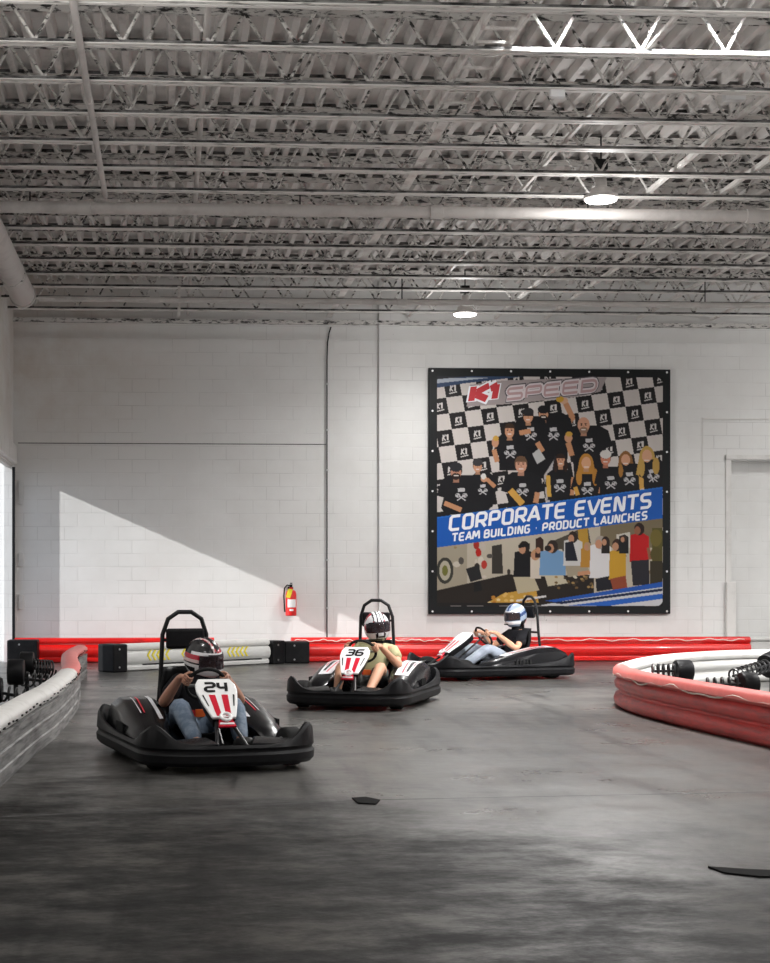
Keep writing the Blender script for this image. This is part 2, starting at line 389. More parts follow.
# shift web phase so joists do not line up
def bar(name,x,z,y0,y1,wd,th,label,cat,m='strut',group=None):
    o=MB().b2((x-wd/2,y0,z),(x+wd/2,y1,z+th)).build(name,M[m]); return tag(o,label,cat,group)
bar('bridging_strip',2.40,ZB+.055,12.9,WY-.06,.09,.01,'wide pale bridging strip crossing the roof joists toward the wall left of the banner','bridging strip')
bar('bridging_angle',4.95,ZB+.055,9,WY-.06,.045,.04,'pale bridging bar crossing the joists just right of the nearer hanging lamp','bridging bar')
bar('bridging_angle',5.72,ZB+.055,9,WY-.06,.04,.04,'pale bridging bar crossing the joists, second bar right of the nearer hanging lamp','bridging bar')
bar('bridging_angle',7.15,ZB+.055,9,WY-.06,.05,.04,'pale bridging bar crossing the joists, second from the right edge','bridging bar')
bar('bridging_angle',8.30,ZB+.055,9,WY-.06,.05,.04,'pale bridging bar crossing the joists nearest the right edge','bridging bar')
bar('bridging_angle',3.62,ZB+.055,9,WY-.06,.03,.03,'thin pale bridging bar passing just left of the nearer hanging lamp','bridging bar')
# ladder-like cable tray near the top of the picture
ct=empty('cable_tray',(2.42,8.5,ZB+.06),label='pale ladder-like cable tray running between the joists at the top centre',cat='cable tray')
for s in (-1,1): MB().b2((s*.14-.012,0,0),(s*.14+.012,4.3,.09)).build('side_rail',M['strut'],ct)
k=.15
while k<4.2: MB().b2((-.13,k-.012,.01),(.13,k+.012,.03)).build('rung',M['strut'],ct); k+=.28
# pipes
def pipe(name,pts,r,label,cat='pipe',m='pipe',n=14,coup=(),hang=()):
    root=empty(name,pts[0],label=label,cat=cat); o=Vector(pts[0])
    MB().tube([Vector(p)-o for p in pts],r,n).build('pipe_run',M[m],root,smooth=True)
    ax=(Vector(pts[-1])-o).normalized()
    for c in coup:
        c=Vector(c)-o; MB().tube([c-ax*.07,c-ax*.065,c+ax*.065,c+ax*.07],[r,r*1.22,r*1.22,r],n).build('coupling',M[m],root,smooth=True)
    for c in hang:
        c=Vector(c)-o; q=MB().tube([c+Vector((0,0,r)),Vector((c.x,c.y,ZB+.03-o.z))],.008,6)
        q.tube([c+Vector((0,0,r*1.15)) ,c+Vector((0,r*1.15,0)),c-Vector((0,0,r*1.15)),c-Vector((0,r*1.15,0))],.006,5,closed=True)
        q.build('hanger',M['blackmetal'],root)
    return root
PY=15.35; pz=atY(385,211.5,PY).z
pc=lambda px:(atY(px,211,PY).x,PY,pz)
pipe('sprinkler_main',[(-1.72,PY,pz),(X1,PY,pz)],.062,'large pale sprinkler pipe spanning the roof below the joists, left to right',coup=[pc(84),pc(436),pc(752)],hang=[pc(30),pc(300),pc(588)])
SY=19.6; sz_=atY(385,302,SY).z
pipe('branch_pipe',[(-1.71,SY,sz_),(X1,SY,sz_)],.036,'thin pale pipe running left to right under the joists close to the block wall',coup=[(atY(155,302,SY).x,SY,sz_),(atY(402,302,SY).x,SY,sz_),(atY(705,302,SY).x,SY,sz_)],hang=[(atY(402,302,SY).x,SY,sz_),(atY(705,302,SY).x,SY,sz_)])
dr=empty('round_duct',(-1.90,19.5,sz_+.03),label='thick pale round duct pipe coming down the upper left corner of the hall',cat='duct')
MB().tube([(0,-14,0),(0,0,0)],.158,20).build('duct_run',M['pipe'],dr,smooth=True)
MB().tube([(0,-.06,0),(0,.03,0),(.01,.09,0)],[.173,.173,.158],20).build('end_collar',M['pipe'],dr,smooth=True)
MB().tube([(0,-1.4,0),(0,-1.35,0)],.166,20).build('joint_band',M['joist'],dr,smooth=True)
MB().tube([(0,-1.0,.1),(0,-1.0,.36)],.01,6).build('hanger',M['blackmetal'],dr)
pipe('branch_pipe',[(-.66,6,ZB-.03),(-.66,PY,ZB-.03)],.028,'pale branch pipe meeting the large sprinkler pipe at the upper left',coup=[(-.66,12.4,ZB-.03)])
pipe('branch_pipe',[(.27,6,ZB+.09),(.27,WY-.06,ZB+.09)],.026,'pale thin pipe running back over the joists left of centre')
o=MB().b2((-.02,-.01,-.42),(.02,.01,0)).build('hanger_strap',M['strut']); p=atY(179,286,20.2); o.location=p; tag(o,'short pale strap hanging from the joists above the left of the wall','hanger strap')
o=MB().b2((-.09,-.04,-.035),(.09,.04,.035)).build('junction_box',M['white'],bevel=.005); o.location=atY(734,97,12.75); tag(o,'small white box fixed under a joist at the upper right','junction box')
o=MB().tube([(0,0,0),(1.2,0,0)],.012,8).build('conduit',M['strut']); o.location=atY(742,97,12.75); tag(o,'thin pale conduit leading right from the small white ceiling box','conduit')
o=MB().b2((-.06,-.03,-.03),(.06,.03,.03)).build('junction_box',M['white'],bevel=.005); o.location=atY(557,80,11.985); o.location.z=ZB-.03; tag(o,'small white box on a joist just below the brightly lit chord','junction box')
# ------------------------------------------------------------------ lamps
def highbay():
    r=empty('high_bay_lamp')
    MB().lathe([(.03,.26),(.05,.25),(.06,.12),(.10,.10),(.115,.05),(.165,.035),(.17,.0),(.155,-.01)][::-1],28).build('lamp_housing',M['pipe'],r,smooth=True)
    MB().lathe([(.150,-.018),(.150,-.010)],28).build('lens',M['lens'],r)
    MB().tube([(0,0,.25),(0,0,.62)],.008,6).build('hanging_stem',M['blackmetal'],r)
    MB().box((0,0,.34),(.12,.08,.1)).build('driver_box',M['blackmetal'],r,bevel=.006)
    return r
HL=highbay(); l1=atY(601,199,14.7); HL.location=l1; tag(HL,'round glowing high-bay lamp hanging above the large pipe on the right','ceiling lamp','round high-bay lamps')
H2=copy_tree(HL); l2=atY(465,314,20.6); H2.location=l2; tag(H2,'smaller-looking round glowing high-bay lamp close to the wall above the banner','ceiling lamp','round high-bay lamps')
def spot(loc,e,size=120,blend=.8,r=.15,col=(1,.985,.965),name='lamp_light'):
    l=bpy.data.lights.new(name,'SPOT'); l.energy=e; l.spot_size=R(size); l.spot_blend=blend; l.shadow_soft_size=r; l.color=col
    o=bpy.data.objects.new(name,l); COL.objects.link(o); o.location=loc; return o
EH=2100
LAMPS=[(l1,.85),(l2,.17)]
for (x,y) in ((4.1,8.8),(4.1,2.9),(10.3,14.7),(10.3,20.6),(10.3,8.8),(10.3,2.9),(-4+3.2,2.0),(-.8,8.8),(4.1,-3),(10.3,-3)):  # lamps out of view; the second one on the left is added ceiling fill
    LAMPS.append((Vector((x,y,4.9)),1 if y!=20.6 else .05))
for p,k in LAMPS:
    spot(p+Vector((0,0,-.03)),EH*k*(.2 if p.y<5 else .03 if p.x<0 else .25 if p.y<10 else 1.35),168,1.0,.22)
    pl=bpy.data.lights.new('ceiling_fill','POINT'); pl.energy=(36 if p.y>10 else 100 if p.x<0 and p.y>5 else 46); pl.shadow_soft_size=.16; pl.color=(1,.985,.965)  # point fill added at each lamp to lift ceiling and upper walls
    po_=bpy.data.objects.new('ceiling_fill',pl); COL.objects.link(po_); po_.location=p+Vector((0,0,-.22))
# strip light over the top right that rakes the first joists
sl=empty('strip_light',(5.25,10.62,ZB+.50),label='bright strip light tucked between the joists above the top right corner',cat='strip light')
MB().b2((-2.7,-.05,0),(2.7,.05,.05)).build('light_housing',M['white'],sl)
MB().b2((-2.65,-.035,-.02),(2.65,.035,0)).build('tube_cover',M['lensn'],sl)
for x in (-2.2,2.2): MB().b2((x-.02,-.26,.05),(x+.02,.51,.062)).build('mounting_bar',M['strut'],sl)
al=bpy.data.lights.new('strip_glow','AREA'); al.shape='RECTANGLE'; al.size=5.2; al.size_y=.06; al.energy=230; al.spread=R(45)
ao=bpy.data.objects.new('strip_glow',al); COL.objects.link(ao); ao.location=(5.25,10.62,ZB+.475); ao.rotation_euler=(R(47),0,0)
# daylight through the side opening
sun=bpy.data.lights.new('sun','SUN'); sun.energy=4.6; sun.angle=R(.7); sun.color=(1,.99,.97)
so=bpy.data.objects.new('sun',sun); COL.objects.link(so)
c0=atY(57,487,WY); dv=Vector((c0.x-XL,WY-o2b,c0.z-(o2z-.03))); so.rotation_euler=dv.to_track_quat('-Z','Y').to_euler(); so.location=(-8,10,8)
wd=bpy.data.worlds.new('world'); SC.world=wd; wd.use_nodes=True; bg=wd.node_tree.nodes['Background']; bg.inputs[0].default_value=(.75,.85,1,1); bg.inputs[1].default_value=1.0
# ------------------------------------------------------------------ camera
cam=bpy.data.cameras.new('camera'); co=bpy.data.objects.new('camera',cam); COL.objects.link(co); SC.camera=co
cam.sensor_fit='HORIZONTAL'; cam.sensor_width=36; cam.lens=FPX/770*36; cam.shift_x=(385-CX)/770; cam.shift_y=(CY-481.5)/770
co.location=(0,0,H); co.rotation_euler=(R(90),0,-TH); cam.clip_end=200
vs=SC.view_settings; vs.view_transform='Standard'; vs.look='None'; vs.gamma=1; vs.use_curve_mapping=False; vs.exposure=.05
SEG={'0':[[(0,0),(0,1),(1,1),(1,0),(0,0)]],'1':[[(.5,1),(.5,0)],[(.5,1),(.15,.78)]],'2':[[(0,1),(1,1),(1,.52),(0,.48),(0,0),(1,0)]],'3':[[(0,1),(1,1),(1,0),(0,0)],[(.2,.5),(1,.5)]],
 '4':[[(0,1),(0,.42),(1,.42)],[(.85,1),(.85,0)]],'6':[[(1,1),(0,1),(0,0),(1,0),(1,.52),(0,.52)]],
 'C':[[(1,1),(0,1),(0,0),(1,0)]],'O':[[(0,0),(0,1),(1,1),(1,0),(0,0)]],'R':[[(0,0),(0,1),(1,1),(1,.42),(0,.42)],[(.5,.42),(1,0)]],'P':[[(0,0),(0,1),(1,1),(1,.42),(0,.42)]],
 'A':[[(-.12,0),(.5,1),(.6,1),(1.1,0)],[(.12,.3),(.95,.3)]],'T':[[(-.1,1),(1.1,1)],[(.5,1),(.5,0)]],'E':[[(1,1),(0,1),(0,0),(1,0)],[(0,.5),(.9,.5)]],'V':[[(-.1,1),(.45,0),(.6,0),(1.15,1)]],
 'N':[[(0,0),(0,1),(.2,1),(.8,0),(1,0),(1,1)]],'S':[[(1,1),(0,1),(0,.52),(1,.48),(1,0),(0,0)]],'M':[[(-.1,0),(0,1),(.15,1),(.5,.2),(.9,1),(1.1,1),(1.2,0)]],'B':[[(0,0),(0,1),(.95,1),(.95,.54),(0,.52)],[(.95,.5),(1.02,.4),(1,0),(0,0)]],
 'U':[[(0,1),(0,0),(1,0),(1,1)]],'I':[[(.5,0),(.5,1)]],'L':[[(0,1),(0,0),(1,0)]],'D':[[(0,-.07),(0,1.07)],[(0,1),(.8,1),(1,.8),(1,.2),(.8,0),(0,0)]],'G':[[(1,1),(0,1),(0,0),(1,0),(1,.5),(.55,.5)]],'H':[[(0,0),(0,1)],[(1,0),(1,1)],[(0,.5),(1,.5)]],
 'K':[[(0,0),(0,1)],[(1,1),(.1,.5),(1,0)]],'·':[[(.45,.5),(.55,.5)]],' ':[]}
WID={'I':.1,'·':.25,' ':.30,'M':1.15,'1':.5}
def strokes(s,name,m,parent,F,wid,hei,th,shear=.18,thick=.0015,gap=None,lift=0,asp=.62):
    """letters as flat ribbons; F(u,v,n) gives the point for coordinates in metres"""
    gap=th*1.9 if gap is None else gap; cw=hei*asp-th; tot=0; adv=[]
    ws=[cw*WID.get(c,1) if c!=' ' else hei*.14 for c in s]; tot=sum(ws)+gap*(len(s)-1)+th
    kx=wid/tot; x=th/2; o=None
    for c,w in zip(s,ws):
        mb=MB()
        for pl in SEG[c]:
            pts=[]
            for (a,b) in pl:
                if c in 'I·1': X=x+(a-.5)*(cw if c!='·' else cw*.4)+w/2
                else: X=x+a*w
                pts.append(Vector((X,th/2+b*(hei-th),0)))
            # chamfer right-angle corners
            q=[pts[0]]; closed=(pts[0]-pts[-1]).length<1e-6
            P=pts if not closed else pts
            for i in range(1,len(P)-1):
                d1=(P[i]-P[i-1]); d2=(P[i+1]-P[i]); cc=min(th*.55,d1.length*.45,d2.length*.45)
                q+=[P[i]-d1.normalized()*cc,P[i]+d2.normalized()*cc]
            q.append(pts[-1])
            if closed:
                d1=P[-1]-P[-2]; d2=P[1]-P[0]; cc=min(th*.55,d1.length*.45,d2.length*.45); q[0]=P[0]+d2.normalized()*cc; q[-1]=P[0]-d1.normalized()*cc; q.append(q[0])
            for a,b in zip(q[:-1],q[1:]):
                if (b-a).length<1e-7: continue
                d=(b-a).normalized(); nn=Vector((-d.y,d.x,0))*th/2; e=d*th*.12
                mb.v+= [F((p.x+p.y*shear)*kx,p.y,lift+thick) for p in (a-e-nn,b+e-nn,b+e+nn,a-e+nn)]; k=len(mb.v)-4; mb.f.append([k,k+1,k+2,k+3]); mb.m.append(0)
                lift+=thick*.01
        x+=w+gap
        if mb.f: o=mb.build(name,m,parent)
    return o
# ================================================================== THE BANNER
def crop2w(x,y): return (425+x/3.08, 365+y/3.08)
BY=WY-.075
bo_=atY(*crop2w(385,389),BY)                                  # centre of the banner
MPU=(atY(*crop2w(757,389),BY).x-atY(*crop2w(12,389),BY).x)/745 # metres per art unit
bn=empty('event_banner',(bo_.x,BY,bo_.z),label='large square printed advertising banner with black border hanging on the block wall',cat='banner')
def L(x,y): return ((x-384.5)*MPU,(388.5-y)*MPU)               # art -> banner local x,z
a=L(12,15); b=L(757,762)
MB().b2((a[0],0,b[1]),(b[0],.03,a[1])).build('border_sheet',M['bborder'],bn,bevel=.006)
for i in range(13):                                            # grommets all the way round
    t=i/12
    for q in ([(24,24+t*730),(746,24+t*730)] + ([(24+t*722,24),(24+t*722,754)] if 0<i<12 else [])):
        if (i%2==0):
            x,z=L(*q); MB().tube([(x,-.006,z),(x,.0,z)],.016,10).build('grommet',M['white'],bn)
# ---- the printed picture: drawn as colours on a fine grid of vertices
GX,GY=430,430; X0,X1b,Y0,Y1=38,733,40,738
xs=np.linspace(X0,X1b,GX); ys=np.linspace(Y0,Y1,GY); PX,PYY=np.meshgrid(xs,ys); IMG=np.zeros((GY,GX,3))
def lin(c):
    c=np.array(c,dtype=float)/255.; return np.where(c<=.04045,c/12.92,((c+.055)/1.055)**2.4)
def fill(mask,c): IMG[mask]=lin(c)
def poly(pts,c):
    m=np.zeros(PX.shape,bool); n=len(pts)
    for i in range(n):
        x1,y1=pts[i]; x2,y2=pts[(i+1)%n]
        if y1==y2: continue
        cnd=((y1>PYY)!=(y2>PYY)) & (PX<(x2-x1)*(PYY-y1)/(y2-y1)+x1); m^=cnd
    fill(m,c)
def elps(cx,cy,rx,ry,c,rot=0):
    a=R(rot); dx=PX-cx; dy=PYY-cy; u=dx*math.cos(a)+dy*math.sin(a); v=-dx*math.sin(a)+dy*math.cos(a)
    fill((u/rx)**2+(v/ry)**2<1,c)
def line(x1,y1,x2,y2,wd,c):
    d=math.hypot(x2-x1,y2-y1); nx,ny=-(y2-y1)/d*wd/2,(x2-x1)/d*wd/2
    poly([(x1+nx,y1+ny),(x2+nx,y2+ny),(x2-nx,y2-ny),(x1-nx,y1-ny)],c)
fill(PX>0,(222,216,214))
va=np.array((48.6,-6.5)); vb=np.array((8.6,48.0)); p0=np.array((102.8,174.))
det=va[0]*vb[1]-va[1]*vb[0]; DX=PX-p0[0]; DY=PYY-p0[1]
I=np.round((DX*vb[1]-DY*vb[0])/det); J=np.round((va[0]*DY-va[1]*DX)/det)
fill(((I+J)%2==0),(34,32,34))
for i in range(-4,18):
    for j in range(-5,12):
        if (i+j)%2: continue
        c=p0+va*i+vb*j
        if not(30<c[0]<740 and 30<c[1]<470): continue
        def q(u,v): return (c[0]+u*17-v*-3+ -3*0, c[1]+v*17-u*2.2)
        def st(pp,wd=3.4): 
            for s1,s2 in zip(pp[:-1],pp[1:]): line(*q(*s1),*q(*s2),wd,(225,222,222))
        st([(-.55,.45),(-.25,-.6)]); st([(-.4,0),(.15,-.6)]); st([(-.35,-.05),(.0,.42)]); st([(.25,-.35),(.5,-.6),(.3,.42)]); st([(.62,-.6),(.45,.42)],2.5)
        st([(-.75,.8),(.7,.62)],3)
# coloured sweep at the top left
poly([(38,40),(300,40),(120,62),(38,76)],(52,74,110)); poly([(38,46),(200,44),(38,62)],(190,200,215)); poly([(38,40),(140,40),(38,50)],(40,42,50))
poly([(128,132),(250,124),(330,116),(470,100),(540,84),(556,48),(560,40),(240,52),(140,66)],(178,168,170))
def tshirt(cx,cy,w_,h_,c=(28,28,32),logo=True,sc=1):
    poly([(cx-w_*.28,cy-h_*.5),(cx+w_*.28,cy-h_*.5),(cx+w_*.5,cy-h_*.38),(cx+w_*.62,cy+h_*.02),(cx+w_*.42,cy+h_*.08),(cx+w_*.40,cy+h_*.5),(cx-w_*.40,cy+h_*.5),(cx-w_*.42,cy+h_*.08),(cx-w_*.62,cy+h_*.02),(cx-w_*.5,cy-h_*.38)],c)
    if logo:
        y=cy-h_*.02; k=sc
        poly([(cx-11*k,y-17*k),(cx+10*k,y-19*k),(cx+11*k,y-8*k),(cx-10*k,y-6*k)],(205,205,210))
        for s in (-1,1):
            elps(cx+s*11*k,y+4*k,7.5*k,6.5*k,(200,200,205)); line(cx-s*13*k,y+20*k,cx+s*10*k,y+3*k,3.5*k,(205,205,210))
        for s in (-1,1):
            for e in (-1,1): elps(cx+s*11*k+e*3*k,y+4*k+e*2.5*k,2*k,1.8*k,(40,40,44))
def face(cx,cy,r,c=(203,150,122),hair=(62,44,34),style='short',beard=False,cap=None):
    if style=='long':
        elps(cx,cy+r*.5,r*1.35,r*2.1,hair)
        poly([(cx-r*1.3,cy),(cx-r*1.9,cy+r*3.3),(cx-r*.5,cy+r*3.4),(cx-r*.6,cy)],hair); poly([(cx+r*1.3,cy),(cx+r*1.9,cy+r*3.3),(cx+r*.5,cy+r*3.4),(cx+r*.6,cy)],hair)
    poly([(cx-r*.4,cy+r*.7),(cx+r*.4,cy+r*.7),(cx+r*.5,cy+r*1.7),(cx-r*.5,cy+r*1.7)],tuple(int(k*.85) for k in c))
    elps(cx,cy-r*.15,r*.98,r*1.2,hair if style!='bald' else c); elps(cx,cy+r*.12,r*.85,r*1.1,c)
    if style=='short': poly([(cx-r*.85,cy-r*.45),(cx+r*.85,cy-r*.45),(cx+r*.6,cy-r*1.2),(cx-r*.6,cy-r*1.2)],hair)
    if beard: elps(cx,cy+r*.75,r*.7,r*.55,hair)
    for s in (-1,1): elps(cx+s*r*.36,cy-r*.08,r*.14,r*.1,(50,38,34)); line(cx+s*r*.18,cy-r*.3,cx+s*r*.55,cy-r*.32,r*.12,(70,48,38))
    line(cx,cy,cx+r*.06,cy+r*.35,r*.16,tuple(int(k*.82) for k in c)); line(cx-r*.36,cy+r*.62,cx+r*.36,cy+r*.62,r*.2,(240,232,228))
    if cap:
        elps(cx,cy-r*.75,r*1.02,r*.75,cap); poly([(cx-r*1.05,cy-r*.75),(cx+r*1.05,cy-r*.75),(cx+r*.9,cy-r*.4),(cx-r*.9,cy-r*.4)],cap)
SK=(214,160,128); ARM=(206,150,112)
# back row
line(418,205,455,160,20,ARM); line(455,165,432,120,17,ARM); elps(426,112,14,10,(225,180,150)); elps(415,108,12,9,(215,170,60))
tshirt(395,215,105,130); poly([(352,260),(440,260),(430,420),(372,420)],(26,26,30)); face(364,152,17,SK,(40,32,30),'short',True,(30,30,34))
tshirt(325,215,90,110); poly([(295,250),(365,250),(372,350),(300,350)],(24,24,28)); line(345,240,362,268,16,ARM); line(290,212,325,205,15,ARM); face(317,160,17,SK,(45,36,32),'short',False,(48,46,50))
line(302,158,332,158,3,(30,30,32)); poly([(330,275),(350,258),(370,290),(345,306)],(196,198,200)); poly([(372,420),(366,340),(398,290),(400,420)],(190,186,188)); line(380,415,402,280,7,(40,40,46))
tshirt(262,270,84,112); line(222,300,212,262,15,ARM); elps(216,240,11,15,SK); elps(218,228,9,8,(220,176,80)); face(260,205,17,SK,(66,48,36))
tshirt(505,248,118,120); line(452,280,440,240,17,ARM); elps(441,226,12,14,SK); elps(443,214,10,8,(210,166,70)); poly([(455,290),(560,290),(556,390),(462,390)],(28,28,32)); face(488,188,19,(220,164,136),(150,120,100),'bald',True)
# front row
poly([(50,440),(60,400),(170,400),(180,445),(60,455)],(28,28,32)); tshirt(112,400,122,120); line(165,395,180,440,16,ARM); line(60,425,112,446,15,ARM); face(96,330,19,(200,146,122),(48,34,30),'short',True,(46,46,52))
tshirt(178,385,75,105,sc=.8); poly([(150,420),(215,420),(190,455),(150,455)],(30,30,34)); line(215,375,190,352,12,ARM); elps(182,352,10,9,SK); elps(180,344,8,9,(230,230,230)); face(162,313,15,SK,(60,44,36),'short',False,(62,62,66))
poly([(248,395),(352,395),(345,440),(262,440)],(28,28,32)); tshirt(300,385,108,110); line(262,385,300,428,20,(222,172,84)); line(346,392,340,424,16,ARM); face(295,308,20,(218,164,138),(110,84,64))
poly([(380,380),(455,380),(452,430),(385,430)],(28,28,32)); tshirt(415,372,78,100); line(378,340,382,405,13,(222,176,80)); line(456,345,452,400,12,ARM); face(417,295,16,SK,(50,34,28),'short'); elps(402,310,6,20,(50,34,28)); elps(433,310,6,20,(50,34,28))
face(496,300,17,(228,176,140),(196,140,60),'long'); tshirt(500,380,86,90); line(545,370,540,395,14,ARM); line(462,375,470,400,13,(220,172,80)); elps(474,345,9,24,(196,140,60)); elps(524,345,9,26,(190,134,56)); elps(496,302,14,18,(228,176,140)); line(489,314,503,314,3.5,(240,230,225))
tshirt(572,362,84,100); poly([(548,390),(612,380),(612,390),(550,400)],(28,28,32)); face(556,288,17,(214,140,112),(120,90,70),'short',False,(226,224,222))
face(618,290,16,(226,172,140),(150,104,56),'long'); tshirt(630,350,76,96); line(664,320,668,380,14,(224,176,90)); elps(603,325,7,20,(176,126,60)); elps(618,292,13,17,(226,172,140)); line(611,303,625,303,3.2,(240,230,225))
face(684,278,18,(230,178,146),(206,170,92),'long'); tshirt(704,340,72,100); elps(668,315,9,28,(206,170,90)); elps(712,310,11,26,(202,164,84)); elps(684,281,14,18,(230,178,146)); line(676,293,692,293,3.5,(240,230,225)); line(690,322,704,360,3,(210,210,220))
# lower photograph: indoor party
poly([(38,545),(733,455),(733,738),(38,738)],(196,188,172))
poly([(38,560),(130,548),(130,738),(38,738)],(172,164,146)); poly([(205,555),(236,550),(240,640),(205,640)],(60,56,52)); poly([(380,545),(440,520),(500,490),(520,600),(380,640)],(82,76,66)); poly([(470,505),(500,500),(505,560),(475,565)],(190,150,60))
poly([(540,485),(733,465),(733,560),(540,560)],(128,116,92)); poly([(700,500),(733,500),(733,690),(700,690)],(96,92,44)); poly([(590,520),(632,512),(632,560),(590,562)],(214,210,200))
for k in range(26):
    elps(60+random.random()*640,560+random.random()*90,4+random.random()*8,3+random.random()*9,random.choice([(120,108,90),(60,54,50),(160,140,104),(88,84,80),(210,202,188)]))
elps(62,630,26,40,(60,60,54)); elps(62,630,17,30,(190,184,166)); elps(62,630,9,16,(120,120,60))
for x,y,c in ((165,575,(190,40,34)),(172,600,(220,212,200)),(160,620,(60,50,46)),(178,560,(200,190,180)),(158,552,(170,50,40)),(182,612,(190,60,50))): elps(x,y,9,13,c)
poly([(38,690),(260,640),(300,650),(520,640),(520,738),(38,738)],(44,38,34))
poly([(126,625),(165,612),(176,655),(140,665)],(40,40,42)); poly([(150,665),(170,660),(176,690),(150,695)],(30,30,32))
poly([(180,735),(240,700),(340,682),(352,738)],(206,162,70)); 
for k in range(22): elps(195+random.random()*150,700+random.random()*30,6,4,random.choice([(228,190,110),(190,130,50),(240,220,170)]))
poly([(272,650),(330,638),(352,690),(285,700)],(196,186,160)); poly([(365,636),(412,625),(440,668),(378,678)],(204,196,172)); poly([(430,612),(500,602),(505,640),(440,650)],(170,160,140))
for k in range(30): elps(400+random.random()*125,640+random.random()*45,5,3.5,random.choice([(70,60,48),(170,140,90),(214,206,188),(120,96,60)]))
def bod(cx,cy,w_,h_,c,hc,hy,hr,skin=(196,146,116)):
    poly([(cx-w_*.45,cy-h_*.45),(cx+w_*.1,cy-h_*.55),(cx+w_*.5,cy-h_*.4),(cx+w_*.5,cy+h_*.5),(cx-w_*.5,cy+h_*.5)],c)
    elps(cx,hy,hr,hr*1.2,hc); elps(cx-hr*.35,hy+hr*.3,hr*.6,hr*.8,skin)
bod(305,610,66,80,(26,26,30),(40,32,30),560,17); poly([(286,552),(322,546),(322,556),(288,562)],(24,24,28)); bod(340,620,34,70,(220,210,196),(196,150,110),582,14)
bod(352,560,26,60,(60,40,36),(60,44,34),565,12); bod(392,606,82,76,(120,162,206),(52,42,38),557,17); elps(378,562,11,9,(40,34,32))
bod(455,575,60,80,(214,214,214),(48,38,32),528,15); poly([(430,545),(455,540),(470,600),(432,600)],(34,36,48)); bod(500,590,44,60,(190,140,60),(180,150,120),556,11)
bod(540,600,68,104,(232,232,236),(176,168,160),544,17,(206,150,120)); line(508,635,470,640,12,(206,150,116)); poly([(525,655),(572,645),(580,686),(528,694)],(36,36,44))
bod(592,612,52,90,(206,160,52),(60,40,32),552,16); poly([(570,655),(618,645),(626,700),(585,712)],(150,76,52)); bod(556,556,26,44,(40,34,34),(50,36,32),540,12)
bod(612,550,30,56,(30,30,34),(60,46,40),532,10); bod(660,560,60,86,(196,26,30),(46,32,28),503,16,(150,100,76)); poly([(634,600),(690,596),(692,672),(640,676)],(44,42,50)); line(688,560,694,596,10,(150,100,76))
elps(712,530,18,26,(120,108,52)); elps(712,580,18,22,(92,84,44)); poly([(694,600),(733,600),(733,690),(694,690)],(60,54,40))
# sweeps across the foot of the picture
poly([(340,738),(733,668),(733,738)],(214,218,224)); poly([(370,722),(733,664),(733,680),(400,726)],(38,92,186)); poly([(390,728),(733,684),(733,692),(420,732)],(24,40,76)); poly([(430,738),(733,700),(733,716),(560,738)],(44,104,200)); poly([(38,738),(38,728),(350,728),(360,738)],(34,32,32))
line(280,722,372,708,6,(224,224,228))
# slogan ribbon
poly([(38,468),(733,374),(733,470),(38,560)],(28,98,196)); poly([(38,468),(733,374),(733,378),(38,472)],(40,118,214))
# rounded corner at upper right and lower right stays black
for cx,cy,sx_,sy_ in ((713,60,1,-1),(713,718,1,1)):
    fill(((PX-cx)*sx_>0)&((PYY-cy)*sy_>0)&((PX-cx)**2+(PYY-cy)**2>20**2),(14,14,15))
me=bpy.data.meshes.new('printed_picture')
LX=(PX-384.5)*MPU; LZ=(388.5-PYY)*MPU
vv=np.stack([LX.ravel(),np.full(LX.size,-.003),LZ.ravel()],1)
idx=np.arange(GX*GY).reshape(GY,GX); q=np.stack([idx[:-1,:-1].ravel(),idx[1:,:-1].ravel(),idx[1:,1:].ravel(),idx[:-1,1:].ravel()],1)
me.vertices.add(len(vv)); me.vertices.foreach_set('co',vv.ravel()); me.loops.add(q.size); me.loops.foreach_set('vertex_index',q.ravel().astype(np.int32))
me.polygons.add(len(q)); me.polygons.foreach_set('loop_start',np.arange(0,q.size,4,dtype=np.int32)); me.update(calc_edges=True); me.validate()
ca=me.color_attributes.new('print','FLOAT_COLOR','POINT'); ca.data.foreach_set('color',np.concatenate([IMG.reshape(-1,3),np.ones((GX*GY,1))],1).ravel().astype(np.float32))
me.materials.append(M['print']); po=bpy.data.objects.new('printed_picture',me); COL.objects.link(po); po.parent=bn
# ---- lettering, real mesh text fitted to boxes
def text(s,name,m,parent,org,wid,hei,ang=0,shear=.25,M4=None,bold=0,ext=.0012,mx=None):
    cu=bpy.data.curves.new(name,'FONT'); cu.body=s; cu.size=1; cu.shear=shear; cu.offset=bold; cu.extrude=.001; cu.resolution_u=3
    t=bpy.data.objects.new(name+'_tmp',cu); COL.objects.link(t)
    dg=bpy.context.evaluated_depsgraph_get(); me=bpy.data.meshes.new_from_object(t.evaluated_get(dg)); bpy.data.objects.remove(t)
    co=[v.co.copy() for v in me.vertices]; x0=min(c.x for c in co); x1=max(c.x for c in co); y0=min(c.y for c in co); y1=max(c.y for c in co)
    for v,c in zip(me.vertices,co):
        u=(c.x-x0)/(x1-x0)*wid; w=(c.y-y0)/(y1-y0)*hei; a=math.radians(ang)
        v.co=Vector((org[0]+u*math.cos(a)-w*math.sin(a), -ext*(1 if c.z>0 else 0), org[1]+u*math.sin(a)+w*math.cos(a))) if M4 is None else M4@Vector((u,w,ext*(1 if c.z>0 else 0)))
    me.materials.clear(); me.materials.append(m); me.name=name
    o=bpy.data.objects.new(name,me); COL.objects.link(o); o.parent=parent; return o
def btext(s,name,m,x,y,wid,hei,ang,lift,bold=0,shear=.25):
    p=L(x,y); o=text(s,name,m,bn,p,wid*MPU,hei*MPU,ang,shear,bold=bold); o.location.y=-lift; return o
